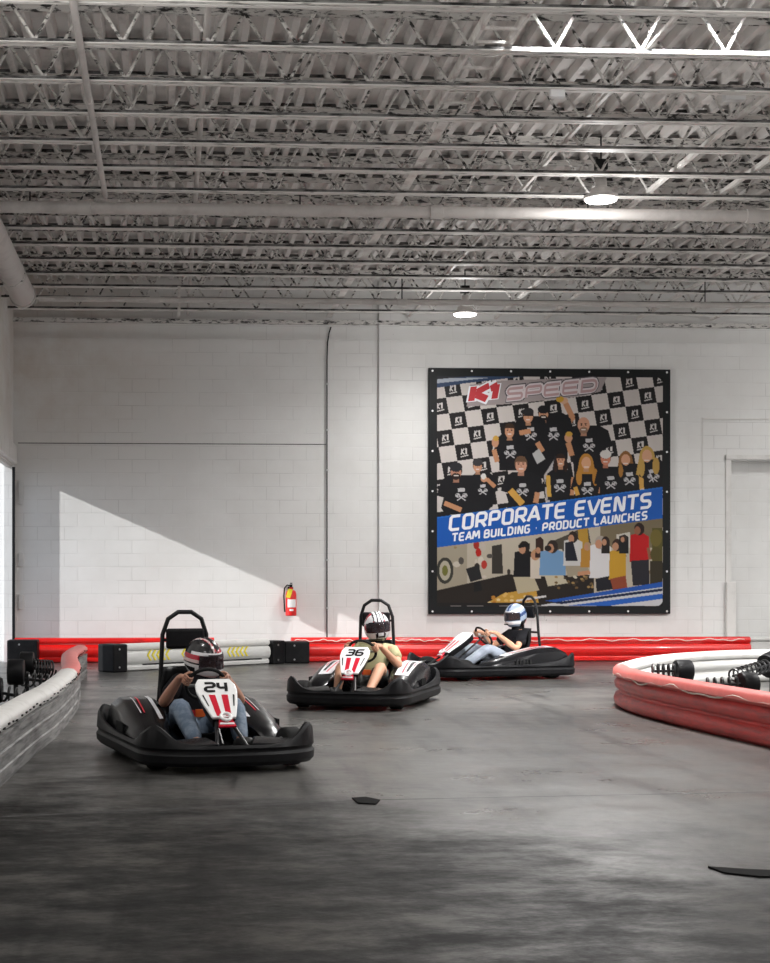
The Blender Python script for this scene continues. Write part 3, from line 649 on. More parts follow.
def btext(st,name,m,x,y,wid,hei,ang,lift,th,shear=.2,asp=.62,gap=None):
    p=L(x,y); ca,sa=math.cos(R(ang)),math.sin(R(ang))
    return strokes(st,name,m,bn,lambda u,v,n:Vector((p[0]+u*ca-v*sa,-lift-n,p[1]+u*sa+v*ca)),(wid-hei*shear)*MPU,hei*MPU,th*MPU,shear,thick=.0005,asp=asp,gap=(gap*MPU if gap else None))
btext('CORPORATE EVENTS','slogan_lettering',M['print_white'],72,512,638,49,6.6,.004,9,gap=13,asp=.70)
btext('TEAM BUILDING · PRODUCT LAUNCHES','slogan_lettering',M['print_white'],82,544,612,27,6.6,.004,5.5,gap=8,asp=.70)
btext('K1','logo_outline',M['print_white'],124,132,134,72,6,.004,32,.3,asp=1.15,gap=4)
btext('K1','logo_lettering',M['print_red'],131,124,120,58,6,.0055,20,.3,asp=1.15,gap=15)
btext('SPEED','logo_outline',M['print_dark'],240,121,310,54,6.2,.004,22,.3,asp=1.6,gap=3)
btext('SPEED','logo_outline',M['print_pale'],244,118,302,48,6.2,.0055,17,.3,asp=1.6,gap=8)
btext('SPEED','logo_lettering',M['print_grey'],249,114,292,39,6.2,.007,8,.3,asp=1.7,gap=17)
# ================================================================== BARRIERS
PROF=[(.03,0),(.065,.03),(.075,.08),(.06,.125),(.03,.145),(.03,.165),(.062,.19),(.07,.235),(.055,.275),(.03,.29)]
CAP=[(.055,.30),(.075,.33),(.072,.365),(.045,.392),(0,.40),(-.05,.39),(-.08,.36),(-.085,.32),(-.06,.295)]
BACK=[(-.05,.27),(-.07,.235),(-.062,.19),(-.03,.165),(-.03,.145),(-.06,.125),(-.075,.08),(-.065,.03),(-.03,0)]
FULL=PROF+CAP+BACK
PROFW=[(.03,0),(.06,.02),(.065,.06),(.045,.08),(.045,.09),(.07,.11),(.09,.16),(.092,.21),(.08,.26),(.05,.29)]
def spline(pts,step=.12):
    P=[Vector((*p,0)) for p in pts]; P=[P[0]*2-P[1]]+P+[P[-1]*2-P[-2]]; out=[]
    for i in range(1,len(P)-2):
        n=max(2,int((P[i+1]-P[i]).length/step))
        for k in range(n):
            t=k/n; a,b,c,d=P[i-1:i+3]
            out.append(.5*((2*b)+(-a+c)*t+(2*a-5*b+4*c-d)*t*t+(-a+3*b-3*c+d)*t**3))
    out.append(P[-2]); return [(p.x,p.y) for p in out]
def resamp(path,step): return spline(path,step)
def barrier(name,path,mrail,mcap,label,h=.38,cat='barrier',gp=None,jig=0,prof=None):
    k=h/.4; r=empty(name,(0,0,0),label=label,cat=cat,group=gp)
    lo=[(o,z*k) for o,z in (prof or PROF)+[(.03,.295),(-.03,.295)]+BACK]
    MB().sweep(lo,path).build('rail',mrail,r,smooth=True,ang=50)
    MB().sweep([(o,z*k) for o,z in CAP],path).build('top_cover',mcap,r,smooth=True,ang=50)
    if jig:
        w=MB(); N_=len(path); Q=[Vector((p[0],p[1],0)) for p in path]; vs=[]
        for i in range(N_):
            t=(Q[min(i+1,N_-1)]-Q[max(i-1,0)]).normalized(); q=Vector((t.y,-t.x,0))*jig
            z=.318+.018*math.sin(i*.45)+.012*math.sin(i*1.13+2)+random.uniform(-.004,.004); wd=.007
            vs+=[Q[i]+q*.079+Vector((0,0,(z+wd)*k)),Q[i]+q*.085+Vector((0,0,z*k)),Q[i]+q*.077+Vector((0,0,(z-wd)*k)),Q[i]+q*.06+Vector((0,0,z*k))]
        fs=[]
        for i in range(N_-1):
            for j in range(4): fs.append((i*4+j,i*4+(j+1)%4,(i+1)*4+(j+1)%4,(i+1)*4+j))
        w.add(vs,fs); w.build('torn_edge',M['seam'],r)
    return r
# against the wall
byb=22.32
xa=atY(15,650,byb).x; xb=atY(214,650,byb).x; xc=atY(291,650,byb).x; xd=atY(749,650,byb).x
b1=barrier('wall_barrier',[(xa,byb),(xb,byb)],M['barred'],M['barred'],'glossy red barrier rail along the foot of the wall, left of the chevron barrier',.37,prof=PROFW)
b3=barrier('wall_barrier',[(xc,byb),(xd,byb)],M['barred'],M['barred'],'long glossy red barrier rail along the foot of the wall under the banner',.37,prof=PROFW)
def lintorn(root,x0,x1,y,z):
    w=MB(); n=90; pr=None; pts=[]
    for i in range(n+1):
        u=i/n; pts.append((x0+(x1-x0)*u,y,z+.012*math.sin(i*.5)+.007*math.sin(i*1.3)))
    w.tube(pts,.006,4); w.build('torn_edge',M['seam'],root)
lintorn(b3,xc+.05,xc+2.5,byb-.075,.325); lintorn(b3,xc+2.6,xd-.1,byb-.075,.325)
def endbox(cx,cy,w,d,h,rz,label,z0=.0):
    r=empty('barrier_end_box',(cx,cy,z0),rz,label=label,cat='barrier end box')
    MB().box((0,0,h/2),(w,d,h)).build('box_shell',M['black'],r,bevel=.02)
    q=MB()
    for z in (.18,.82): q.tube([(-w*.1,-d/2-.008,h*z),(-w*.1,-d/2,h*z)],.014,8)
    q.build('bolt',M['steel'],r)
    return r
e=atY(23,655,21.9); endbox(e.x,21.95,.44,.34,.355,0,'black box at the left end of the red wall barrier, in the far left corner')
e=atY(296.5,655,22.0); endbox(e.x,22.06,.37,.3,.32,0,'black box closing the left end of the long red barrier, near the fire extinguisher')
# white chevron barrier
cL=Vector((atY(120,660,20.0).x,20.0,0)); cR=Vector((atY(266,655,21.86).x,21.80,0)); cd=(cR-cL).normalized()
b2_=barrier('chevron_barrier',[(cL.x,cL.y),(cR.x,cR.y)],M['barwhite'],M['coverw'],'white barrier rail with yellow chevron arrows standing in front of the wall',.37,prof=PROFW)
qn=Vector((cd.y,-cd.x,0)); Lb=(cR-cL).length
for pc_ in (154,188,233):
    # where that pixel meets the barrier
    rr=ray(pc_,655); t=(cL.x*cd.y-cL.y*cd.x)/(rr.x*cd.y-rr.y*cd.x); s0=(Vector((rr.x*t,rr.y*t,0))-cL).dot(cd)
    m=MB()
    for k in range(5):
        s=s0+(k-2)*.082
        for sg in (-1,1):
            zz=.205
            A=[(s-.04,zz),(s-.01,zz),(s+.045,zz+sg*.07),(s+.015,zz+sg*.07)]
            m.prism([cL+cd*u+Vector((0,0,v)) for u,v in A],qn*.088,qn*.097)
    m.build('chevrons',M['yellow'],b2_)
m=MB()
pts=[]
for i in range(60):
    s=.35+i/59*(Lb-.5); pts.append(cL+cd*s+qn*.052+Vector((0,0,.085+.004*random.random())))
m.tube(pts,.010,5); m.build('rub_strip',M['black'],b2_)
az=math.atan2(cd.y,cd.x)
e=cL-cd*.125; endbox(e.x,e.y,.24,.34,.37,az,'black box at the near left end of the white chevron barrier')
e=cR+cd*.14; endbox(e.x,e.y,.26,.26,.34,az,'black box at the right end of the white chevron barrier')
# right-hand curved barrier
rp=[(4.42,7.6),(4.34,9.2),(4.25,10.6),(4.17,12.2),(4.18,13.3),(4.33,14.2)]
wp=[(4.33,14.2),(4.70,15.05),(5.20,15.95),(5.85,16.75),(6.65,17.35),(7.6,17.65),(9.2,17.9)]
allp=spline(rp+wp[1:],.1); cut=min(range(len(allp)),key=lambda i:abs(allp[i][1]-14.35)+abs(allp[i][0]-4.36))
barrier('curved_barrier',allp[:cut+1],M['barpink'],M['cover'],'faded red curved barrier rail running toward the viewer on the right of the track',.39,jig=-1)
barrier('curved_barrier',allp[cut:],M['barwhite'],M['coverw'],'pale white curved barrier rail bending away behind the faded red one on the right',.385)
o=MB().b2((8.1,WY-.35,.12),(12,WY-.2,.30)).b2((8.1,WY-.38,.30),(12,WY-.2,.36)).build('wall_barrier',M['barwhite'],bevel=.02); tag(o,'white low rail along the wall at the right edge beyond the red barrier end','barrier')
# left-hand barrier
lp=spline([(-1.08,7.2),(-1.02,9.2),(-.98,10.4),(-.93,11.5),(-.92,13.2),(-.95,14.6),(-1.06,16.0),(-1.14,17.4),(-1.12,18.9)],.1)
c1=min(range(len(lp)),key=lambda i:abs(lp[i][1]-13.6))
def board(path,label,mc,seg):
    r=empty('track_barrier',(0,0,0),label=label,cat='barrier')
    MB().sweep([(.075,0),(.085,.09),(.078,.10),(.085,.19),(.078,.20),(.085,.29),(-.05,.29),(-.05,0)],path).build('face_boards',M['scuff'],r)
    MB().sweep([(o*1.15,z-.0) for o,z in CAP],path).build('top_cover',mc,r,smooth=True,ang=50)
    q=MB(); 
    for i in range(2,len(path),2):
        t=(Vector((*path[i],0))-Vector((*path[i-1],0))).normalized(); nn=Vector((t.y,-t.x,0)); p=Vector((*path[i],0))+nn*.088
        z=.335+random.uniform(-.012,.012); q.box(p+Vector((0,0,z)),(.012,random.uniform(.03,.07),random.uniform(.006,.012)),0)
    q.build('rub_marks',M['rubber'],r)
    return r
board(lp[:c1+1],'left track barrier with white rounded top and scuffed grey board face',M['coverw'],0)
board(lp[c1:],'far curling end of the left barrier with faded pinkish red rounded top',M['cover'],1)
# spring buffers behind the barriers
def coil(a,b,r,turns,wr,n=14):
    a=Vector(a); b=Vector(b); d=(b-a); u=d.normalized(); s=u.cross(Vector((0,0,1))).normalized(); t=s.cross(u)
    return [a+d*(i/(turns*n))+(s*math.cos(2*PI*i/n)+t*math.sin(2*PI*i/n))*r for i in range(turns*n+1)]
def buffer(pad,sa,sb,rp,wp_,axis,label,turns=7,r=.07):
    root=empty('spring_buffer',(pad[0],pad[1],0),label=label,cat='spring buffer',group='spring buffers behind the barriers')
    o=Vector((pad[0],pad[1],0)); P=Vector(pad)-o; ax=Vector(axis).normalized()
    MB().tube([P-ax*wp_/2,P-ax*(wp_/2-.012),P+ax*(wp_/2-.012),P+ax*wp_/2],[rp*.93,rp,rp,rp*.93],20).build('rubber_drum',M['black'],root,smooth=True)
    MB().tube(coil(Vector(sa)-o,Vector(sb)-o,r,turns,.01),.010,5).build('coil_spring',M['spring'],root,smooth=True)
    MB().tube([Vector(sa)-o,Vector(sb)-o],.013,6).build('spring_rod',M['blackmetal'],root)
    MB().b2((P.x-.02,P.y-.02,0),(P.x+.02,P.y+.02,P.z)).b2((P.x-.09,P.y-.07,0),(P.x+.09,P.y+.07,.015)).build('stand',M['blackmetal'],root)
p=atY(683,671,13.9); buffer(p,(p.x-.30,13.9,p.z+.0),(p.x-.05,13.9,p.z),.105,.15,(1,.05,0),'black drum and coil spring just behind the bend of the red curved barrier',5,.062)
p=atY(748,684,12.4); buffer(p,(p.x-.36,12.4,p.z-.01),(p.x-.05,12.4,p.z),.10,.13,(1,.1,0),'lower black drum and spring just above the red rail at the right edge',5,.06)
p=atY(772,664,14.6); s0=atY(733,676,13.7); buffer(p,s0,p,.125,.17,(.9,.5,.3),'tilted black spring buffer cut off by the right edge of the picture',9,.06)
p=atY(16,672,13.3); buffer(p,(p.x+.02,13.35,p.z-.06),(p.x+.30,13.5,p.z-.10),.115,.14,(1,0,0),'front black drum with spring behind the left barrier',5,.06)
p=atY(27,663,14.6); buffer(p,(p.x+.05,14.6,p.z-.05),(p.x+.24,14.7,p.z-.07),.11,.13,(1,0,0),'rear black drum with long spring behind the left barrier',7,.085)
p=atY(-6,690,11.9); buffer(p,(p.x+.04,11.9,p.z-.02),(p.x+.32,12.0,p.z-.08),.10,.13,(1,0,0),'dark coil spring at the left edge nearest the viewer',5,.06)
# ================================================================== FIRE EXTINGUISHER
ex=atY(291,600,WY-.13); fe=empty('fire_extinguisher',(ex.x,WY-.13,ex.z-.24),label='red fire extinguisher with yellow tag hung on the wall between the barriers',cat='fire extinguisher')
MB().lathe([(.07,0),(.083,.01),(.083,.33),(.07,.375),(.03,.40),(.022,.43)],24).build('cylinder',M['barred'],fe,smooth=True)
MB().tube([(0,0,.42),(0,0,.46)],.02,10).b2((-.02,-.07,.46),(.02,.05,.475)).b2((-.015,-.08,.485),(.015,.03,.50)).build('valve_handle',M['blackmetal'],fe)
MB().tube([(0,-.02,.45),(-.06,-.03,.465),(-.10,-.03,.42),(-.11,-.02,.3),(-.10,-.02,.12),(-.095,-.02,.06)],.011,8).build('hose',M['blackmetal'],fe,smooth=True)
def lab(z0,z1,m,name,a0=-130,a1=-40,rr=.085):
    q=MB(); vs=[];n=10
    for i in range(n+1):
        a=R(a0+(a1-a0)*i/n)
        vs+=[(rr*math.cos(a),rr*math.sin(a),z0),(rr*math.cos(a),rr*math.sin(a),z1),((rr+.002)*math.cos(a),(rr+.002)*math.sin(a),z1),((rr+.002)*math.cos(a),(rr+.002)*math.sin(a),z0)]
    fs=[]
    for i in range(n):
        for j in range(4): fs.append((i*4+j,i*4+(j+1)%4,(i+1)*4+(j+1)%4,(i+1)*4+j))
    q.add(vs,fs); q.build(name,m,fe)
lab(.13,.25,M['white'],'paper_label'); lab(.075,.105,M['white'],'round_label',-110,-70)
MB().prism([(-.085,-.09,.28),(-.02,-.09,.27),(.02,-.09,.40),(-.05,-.09,.41)],(0,0,0),(0,-.004,0)).build('yellow_tag',M['yellow'],fe)
MB().b2((-.04,.08,.05),(.04,.131,.44)).build('wall_bracket',M['blackmetal'],fe)
# ================================================================== WALL CONDUITS AND BITS
def wp(px,py,y=WY-.03): return atY(px,py,y)
c=[wp(331,327),wp(329,333),wp(327.5,343),wp(327,360),wp(327,500),wp(327,662)]
rc=empty('wall_conduit',c[-1],label='thin dark conduit running down the wall, bent at the top, right of the extinguisher',cat='conduit')
MB().tube([q-c[-1] for q in c],.010,6).build('conduit_run',M['blackmetal'],rc)
for y in (384,430,470,560,608): MB().box(wp(327,y)-c[-1],(.035,.04,.03)).build('conduit_clip',M['steel'],rc)
for y,h in ((493,.34),(560,.2),(602,.22)):
    a=wp(21,y,WY-.02); o=MB().b2((-.035,-.02,-h/2),(.035,.02,h/2)).build('wall_bracket',M['trim'],bevel=.006); o.location=a
    tag(o,{493:'upper',560:'middle',602:'lower'}[y]+' small pale bracket on the wall beside the left corner','bracket')
# tar patch on the floor
pp=[gnd(708,868),gnd(724,874),gnd(760,878),gnd(800,878),gnd(800,873),gnd(752,871)]
o=MB().prism(pp,(0,0,.0005),(0,0,.008)).build('tar_patch',M['tar']); tag(o,'flat black patch stuck on the track near the lower right edge','floor patch')
pp=[gnd(352,799),gnd(366,798),gnd(380,801),gnd(376,805),gnd(358,804)]
o=MB().prism(pp,(0,0,.0015),(0,0,.008)).build('tar_patch',M['tar']); tag(o,'small dark chip lying on the floor joint near the picture centre','floor patch')
# ================================================================== GO-KARTS
PERIM=[((1.02,0),.185),((1.0,.28),.185),((.95,.44),.22),((.86,.57),.31),((.72,.64),.26),((.5,.655),.19),((.2,.665),.18),((-.2,.68),.19),((-.6,.69),.22),((-.82,.685),.275),((-.94,.62),.32),((-1.01,.45),.26),((-1.04,.2),.22),((-1.04,0),.21)]
full=[(p,h) for p,h in PERIM]+[((p[0],-p[1]),h) for p,h in PERIM[-2:0:-1]]
def smooth_loop(pts,k=4):
    n=len(pts); out=[]
    for i in range(n):
        a,b,c,d=[Vector(pts[(i+j)%n]) for j in (-1,0,1,2)]
        for s in range(k):
            t=s/k; out.append(.5*((2*b)+(-a+c)*t+(2*a-5*b+4*c-d)*t*t+(-a+3*b-3*c+d)*t**3))
    return out
LOOP=smooth_loop([(p[0],p[1],h) for p,h in full])
def bumper_piece(cond,name,root):
    n=len(LOOP); idx=[i for i in range(n) if cond(LOOP[i])]
    # order into one run
    st=[i for i in idx if (i-1)%n not in idx]; runs=[]
    for s in st:
        r=[s]; 
        while (r[-1]+1)%n in idx: r.append((r[-1]+1)%n)
        r=[(s-1)%n]+r if True else r
        runs.append(r)
    for r in runs:
        secs=[]
        for i in r:
            p=LOOP[i]; t=(LOOP[(i+1)%n]-LOOP[i-1]); t.z=0; t.normalize(); o=Vector((t.y,-t.x,0))
            if o.dot(Vector((p.x,p.y,0)))<0: o=-o
            h=p.z; b=Vector((p.x,p.y,0))
            prof=[(-.05,.045),(-.012,.05),(.012,.075),(.016,.12),(.0,.14),(.0,.15),(.012,.165),(.004,h-.02),(-.012,h),(-.035,h-.004),(-.05,h-.04)]
            secs.append([b+o*q+Vector((0,0,z)) for q,z in prof])
        MB().loft(secs).build(name,M['black'],root,smooth=True,ang=35)
SXK,SYK=.95,.90
def make_kart(num,label,loc,rz,pod='white',steer=0,sc=1):
    r=empty('go_kart',loc,rz,label=label,cat='go-kart',group=None)
    bumper_piece(lambda p:p.x>.60,'front_bumper',r)
    bumper_piece(lambda p:-.80<p.x<=.60,'side_bumper',r)
    bumper_piece(lambda p:p.x<=-.80,'rear_bumper',r)
    MB().b2((-.9,-.36,.045),(.9,.36,.065)).build('floor_pan',M['black'],r,bevel=.004)
    q=MB()
    for s in (-1,1): q.tube([(-.95,s*.30,.09),(.4,s*.36,.09),(.95,s*.2,.10)],.016,8)
    q.tube([(.62,-.5,.13),(.62,.5,.13)],.014,8).tube([(-.66,-.55,.13),(-.66,.55,.13)],.018,8); q.build('chassis_tubes',M['blackmetal'],r,smooth=True)
    # side pods, closed battery boxes either side of the seat
    for s in (-1,1):
        secs=[]
        for x,h,yi,yo in ((-.93,.20,.34,.58),(-.88,.33,.30,.615),(-.72,.395,.28,.625),(-.45,.385,.27,.63),(-.15,.33,.28,.625),(.10,.27,.30,.61),(.30,.22,.34,.58),(.38,.15,.38,.52)):
            secs.append([(x,s*yi,.07),(x,s*yi,h-.02),(x,s*(yi+.03),h),(x,s*(yo-.10),h-.012),(x,s*(yo-.03),h-.06),(x,s*yo,h*.5),(x,s*(yo-.01),.07)])
        p=MB().loft(secs).build('side_pod',M['blackgloss'],r,smooth=True,ang=38)
        def top(x,y):
            xs_=[-.88,-.72,-.45,-.15,.10,.30]; hs_=[.33,.395,.385,.33,.27,.22]
            return float(np.interp(x,xs_,hs_))+.0035-.012*max(0,(y-.31)/.22)
        m=MB(); 
        def patch(x0,x1,ya,yb,mi,lf=0):
            n=8; vs=[];fs=[]
            for i in range(n+1):
                x=x0+(x1-x0)*i/n
                y0_=ya(i/n) if callable(ya) else ya; y1_=yb(i/n) if callable(yb) else yb
                vs+=[(x,s*y0_,top(x,y0_)+lf),(x,s*y1_,top(x,y1_)+lf)]
            for i in range(n): fs.append((2*i,2*i+1,2*i+3,2*i+2))
            m.add(vs,fs,mi)
        if pod=='white':
            patch(-.70,.02,lambda t:.33+.02*t,lambda t:.52-.02*t,0); patch(-.66,-.05,lambda t:.38+.03*t,lambda t:.40+.03*t,1,.001); patch(-.60,-.1,lambda t:.43+.02*t,lambda t:.475,2,.001); patch(-.66,-.30,.485,.50,1,.001)
        else:
            patch(-.62,.05,lambda t:.315+.015*t,lambda t:.345+.015*t,0); patch(-.6,-.1,lambda t:.42+.02*t,lambda t:.432+.02*t,1,.001); patch(-.6,-.1,lambda t:.46+.01*t,lambda t:.468+.01*t,0,.001)
        m.build('pod_decal',[M['decal'],M['redgloss'],M['black']],p)
        g=MB()
        for k in range(5): g.b2((-.30+k*.05,s*.622,.12),(-.275+k*.05,s*.634,.25))
        g.build('cooling_slats',M['rubber'],p)
        # low deflector between wheel and cockpit
        MB().loft([[(x,s*a,.07),(x,s*a,h),(x,s*b,h*.92),(x,s*b,.07)] for x,a,b,h in ((.40,.26,.40,.16),(.62,.22,.40,.20),(.80,.18,.44,.22),(.94,.12,.42,.19))]).build('front_fairing',M['blackgloss'],r,smooth=True,bevel=.006)
    # wheels
    for x,y,rr,ww in ((.62,.50,.128,.12),(.62,-.50,.128,.12),(-.66,.50,.138,.17),(-.66,-.50,.138,.17)):
        a=steer if x>0 else 0; T=Matrix.Translation((x,y,rr+.002))@Matrix.Rotation(a,4,'Z')@Matrix.Rotation(PI/2,4,'X')
        prf=[(rr*.55,-ww/2),(rr*.9,-ww/2),(rr*.985,-ww*.4),(rr,-ww*.2),(rr,ww*.2),(rr*.985,ww*.4),(rr*.9,ww/2),(rr*.55,ww/2)]
        w=MB().lathe(prf,28,T).build('wheel',M['rubber'],r,smooth=True,ang=50)
        MB().lathe([(.02,-ww/2-.006),(rr*.5,-ww/2-.004),(rr*.54,-ww/2+.01),(rr*.54,ww/2-.01),(rr*.5,ww/2+.004),(.02,ww/2+.006)],20,T).build('wheel_rim',M['steel'],w,smooth=True)
    # number panel
    B=Vector((.585,0,.315)); Tp=Vector((.27,0,.55)); v=(Tp-B).normalized(); u=Vector((0,1,0)); nn=u.cross(v)
    def F(a,b,c=0): return B+u*a+v*b+nn*c
    Wt=(Tp-B).length
    KV=Wt/.338; out=[(-.08,0),(.08,0),(.118,.12*KV),(.142,.23*KV),(.138,.29*KV),(.110,Wt),(-.110,Wt),(-.138,.29*KV),(-.142,.23*KV),(-.118,.12*KV)]
    pn=MB().prism([F(a,b,0) for a,b in out],(0,0,0),nn*.022).build('number_panel',M['white'],r,bevel=.007)
    MB().loft([[F(a*.98,b,-.001) for a,b in out],[F(a*.8,b*.93+.01,-.07) for a,b in out]]).build('panel_housing',M['black'],r)
    for s in (-1,1):
        q=MB(); 
        q.v+=[F(s*.014,.012,.0235),F(s*.050,.012,.0235),F(s*.066,.225,.0235),F(s*.021,.225,.0235)]; q.f.append([0,1,2,3]); q.m.append(0); q.build('red_stripe',M['redgloss'],pn)
        q=MB(); q.v+=[F(s*.082,.11,.0235),F(s*.090,.11,.0235),F(s*.112,.22,.0235),F(s*.102,.23,.0235)]; q.f.append([0,1,2,3]); q.m.append(0); q.build('side_mark',M['black'],pn)
    strokes(num,'race_number',M['black'],pn,lambda a,b,c:F(-.092+a,.250+b,.0235+c),.175,.105,.022,.12,asp=.80,gap=.026)
    # nose badge under the panel
    MB().prism([F(-.06,-.10,.02),F(.06,-.10,.02),F(.045,-.03,.02),F(-.045,-.03,.02)],(0,0,0),nn*.012).build('nose_plate',M['redgloss'],r)
    MB().tube([F(math.cos(t)*.034,-.025+math.sin(t)*.034,.05) for t in [2*PI*k/20 for k in range(20)]],.011,8,closed=True).build('nose_ring',M['white'],r,smooth=True)
    MB().prism([F(-.05,-.085,.033),F(.05,-.085,.033),F(.046,-.068,.033),F(-.046,-.068,.033)],(0,0,0),nn*.004).build('badge_strip',M['white'],r)
    MB().tube([F(-.05,-.005,-.02),(.80,-.10,.16)],.013,8).build('panel_strut',M['blackmetal'],r); MB().tube([F(.05,-.005,-.02),(.80,.10,.16)],.013,8).build('panel_strut',M['blackmetal'],r)
    # steering
    SCn=Vector((.045,0,.515)); ax=Vector((.80,0,-.60)).normalized(); up=Vector((.60,0,.80)).normalized(); rt=Vector((0,1,0))
    rim=[SCn+(rt*math.cos(t)+up*math.sin(t))*.135 for t in [2*PI*k/28 for k in range(28)]]
    sw=MB().tube(rim,.013,8,closed=True).build('steering_wheel',M['rubber'],r,smooth=True)
    q=MB()
    for t in (0,PI,-PI/2): 
        t+=steer; q.tube([SCn,SCn+(rt*math.cos(t)+up*math.sin(t))*.13],.010,6)
    q.build('wheel_spokes',M['steel'],sw)
    MB().tube([SCn,SCn+ax*.62],.012,8).build('steering_column',M['blackmetal'],r)
    # seat: curved bucket
    vs=[];fs=[];nu=9; cen=[(.00,.17),(-.10,.115),(-.24,.105),(-.38,.13),(-.48,.22),(-.535,.34),(-.565,.46),(-.58,.57),(-.585,.61)]
    for i,(x,z) in enumerate(cen):
        for k in range(nu):
            e=(k-4)/4; hw=.19+.02*(i>3)-.03*(i>6); side=abs(e)**3
            vs.append((x+side*(.10 if i>3 else 0),e*hw,z+side*(.09 if i<=4 else .0)))
    for i in range(len(cen)-1):
        for k in range(nu-1): fs.append((i*nu+k,i*nu+k+1,(i+1)*nu+k+1,(i+1)*nu+k))
    o=MB().add(vs,fs).build('seat',M['black'],r,smooth=True); md=o.modifiers.new('thick','SOLIDIFY'); md.thickness=.014; md.offset=1
    # roll hoop
    hp=[(-.68,-.20,.10),(-.635,-.175,.55),(-.62,-.165,.84),(-.61,-.125,.955),(-.61,-.05,1.005),(-.61,.05,1.005),(-.61,.125,.955),(-.62,.165,.84),(-.635,.175,.55),(-.68,.20,.10)]
    MB().tube(hp,.017,8).build('roll_hoop',M['blackmetal'],r,smooth=True,ang=60)
    MB().tube([(-.635,-.175,.56),(-.635,.175,.56)],.013,8).build('hoop_crossbar',M['blackmetal'],r); MB().tube([(-.62,-.168,.80),(-.62,.168,.80)],.011,8).build('hoop_crossbar',M['blackmetal'],r)
    MB().box((-.595,0,.81),(.04,.29,.15)).build('headrest',M['black'],r,bevel=.02)
    MB().box((-.80,0,.19),(.26,.5,.20)).build('motor_box',M['black'],r,bevel=.02)
    def squeeze(o):
        for c in o.children:
            nm=c.name.split('.')[0]
            if nm in ('front_bumper','side_bumper','rear_bumper','side_pod','front_fairing','pod_decal','cooling_slats','floor_pan','chassis_tubes','motor_box'):
                for v in c.data.vertices: v.co.x*=SXK; v.co.y*=SYK
                squeeze(c)
            elif nm=='wheel':
                for q in (c,)+tuple(c.children):
                    cx=.62 if q.data.vertices[0].co.x>0 else -.66; cy=.50 if q.data.vertices[0].co.y>0 else -.50
                    for v in q.data.vertices: v.co.x+=cx*(SXK-1); v.co.y+=cy*(SYK-1)
    squeeze(r); r.scale=(sc,sc,sc)
    return r
def skinned(V,E,sub=1,root=0):
    me=bpy.data.meshes.new('t'); me.from_pydata([v[0] for v in V],E,[]); o=bpy.data.objects.new('t',me); COL.objects.link(o)
    o.modifiers.new('skin','SKIN'); 
    for i,v in enumerate(V):
        rr=v[1]; me.skin_vertices[0].data[i].radius=(rr if isinstance(rr,tuple) else (rr,rr)); me.skin_vertices[0].data[i].use_root=(i==root)
    if sub: s=o.modifiers.new('s','SUBSURF'); s.levels=sub; s.render_levels=sub
    dg=bpy.context.evaluated_depsgraph_get(); m2=bpy.data.meshes.new_from_object(o.evaluated_get(dg)); bpy.data.objects.remove(o)
    vs=[v.co.copy() for v in m2.vertices]; fs=[tuple(p.vertices) for p in m2.polygons]; return vs,fs
def helmet(par,C,yaw,pitch,roll,cf,mats,visor=True):
    T=Matrix.Translation(C)@Euler((roll,pitch,yaw)).to_matrix().to_4x4()
    n,m=56,34; rx,ry,rz=.150,.128,.160
    def pt(i,k,ex=0):
        t=PI*(.0+.80*i/m); a=2*PI*k/n; x=math.sin(t)*math.cos(a); y=math.sin(t)*math.sin(a); z=math.cos(t)
        f=1.0
        if z<-.05: f*=1+.16*max(0,math.cos(a))**2*min(1,(-z-.05)/.35)      # chin bar pushes forward
        if z<-.3 and math.cos(a)<0: f*=1-.10*min(1,(-z-.3)/.4)
        return Vector(((rx+ex)*x*f,(ry+ex)*y*(1+(f-1)*.3),(rz+ex)*z)),x,y,z,a
    def port(z,a,mz=0,ma=0): 
        a=(a+PI)%(2*PI)-PI; return abs(a)<R(68)+ma and -.16-mz-.08*math.cos(a)<z<.34+mz-.10*(abs(a)/R(68))**2
    sh=MB(); vz=MB(); vs=[pt(i,k)[0] for i in range(m+1) for k in range(n)]; v2=[pt(i,k,.006)[0] for i in range(m+1) for k in range(n)]
    for i in range(m):
        for k in range(n):
            _,x,y,z,a=pt(i+.5,k+.5); f=[i*n+k,(i+1)*n+k,(i+1)*n+(k+1)%n,i*n+(k+1)%n]
            if not port(z,a): sh.f.append(f); sh.m.append(cf(x,y,z,(a+PI)%(2*PI)-PI))
            if port(z,a,.05,.10): vz.f.append(f); vz.m.append(0)
    sh.v=[T@p for p in vs]; vz.v=[T@p for p in v2]
    h=sh.build('helmet',mats,par,smooth=True,ang=80); md=h.modifiers.new('t','SOLIDIFY'); md.thickness=.008; md.offset=-1
    used=sorted({i for f in vz.f for i in f}); mp={i:j for j,i in enumerate(used)}; vz.v=[vz.v[i] for i in used]; vz.f=[[mp[i] for i in f] for f in vz.f]
    vb=vz.build('visor',M['visor'],h,smooth=True,ang=80); md=vb.modifiers.new('t','SOLIDIFY'); md.thickness=.002
    q=MB(); q.tube([T@Vector((.178,-.03,-.085)),T@Vector((.178,.03,-.085))],.008,6); q.build('chin_vent',M['black'],h)
    return T
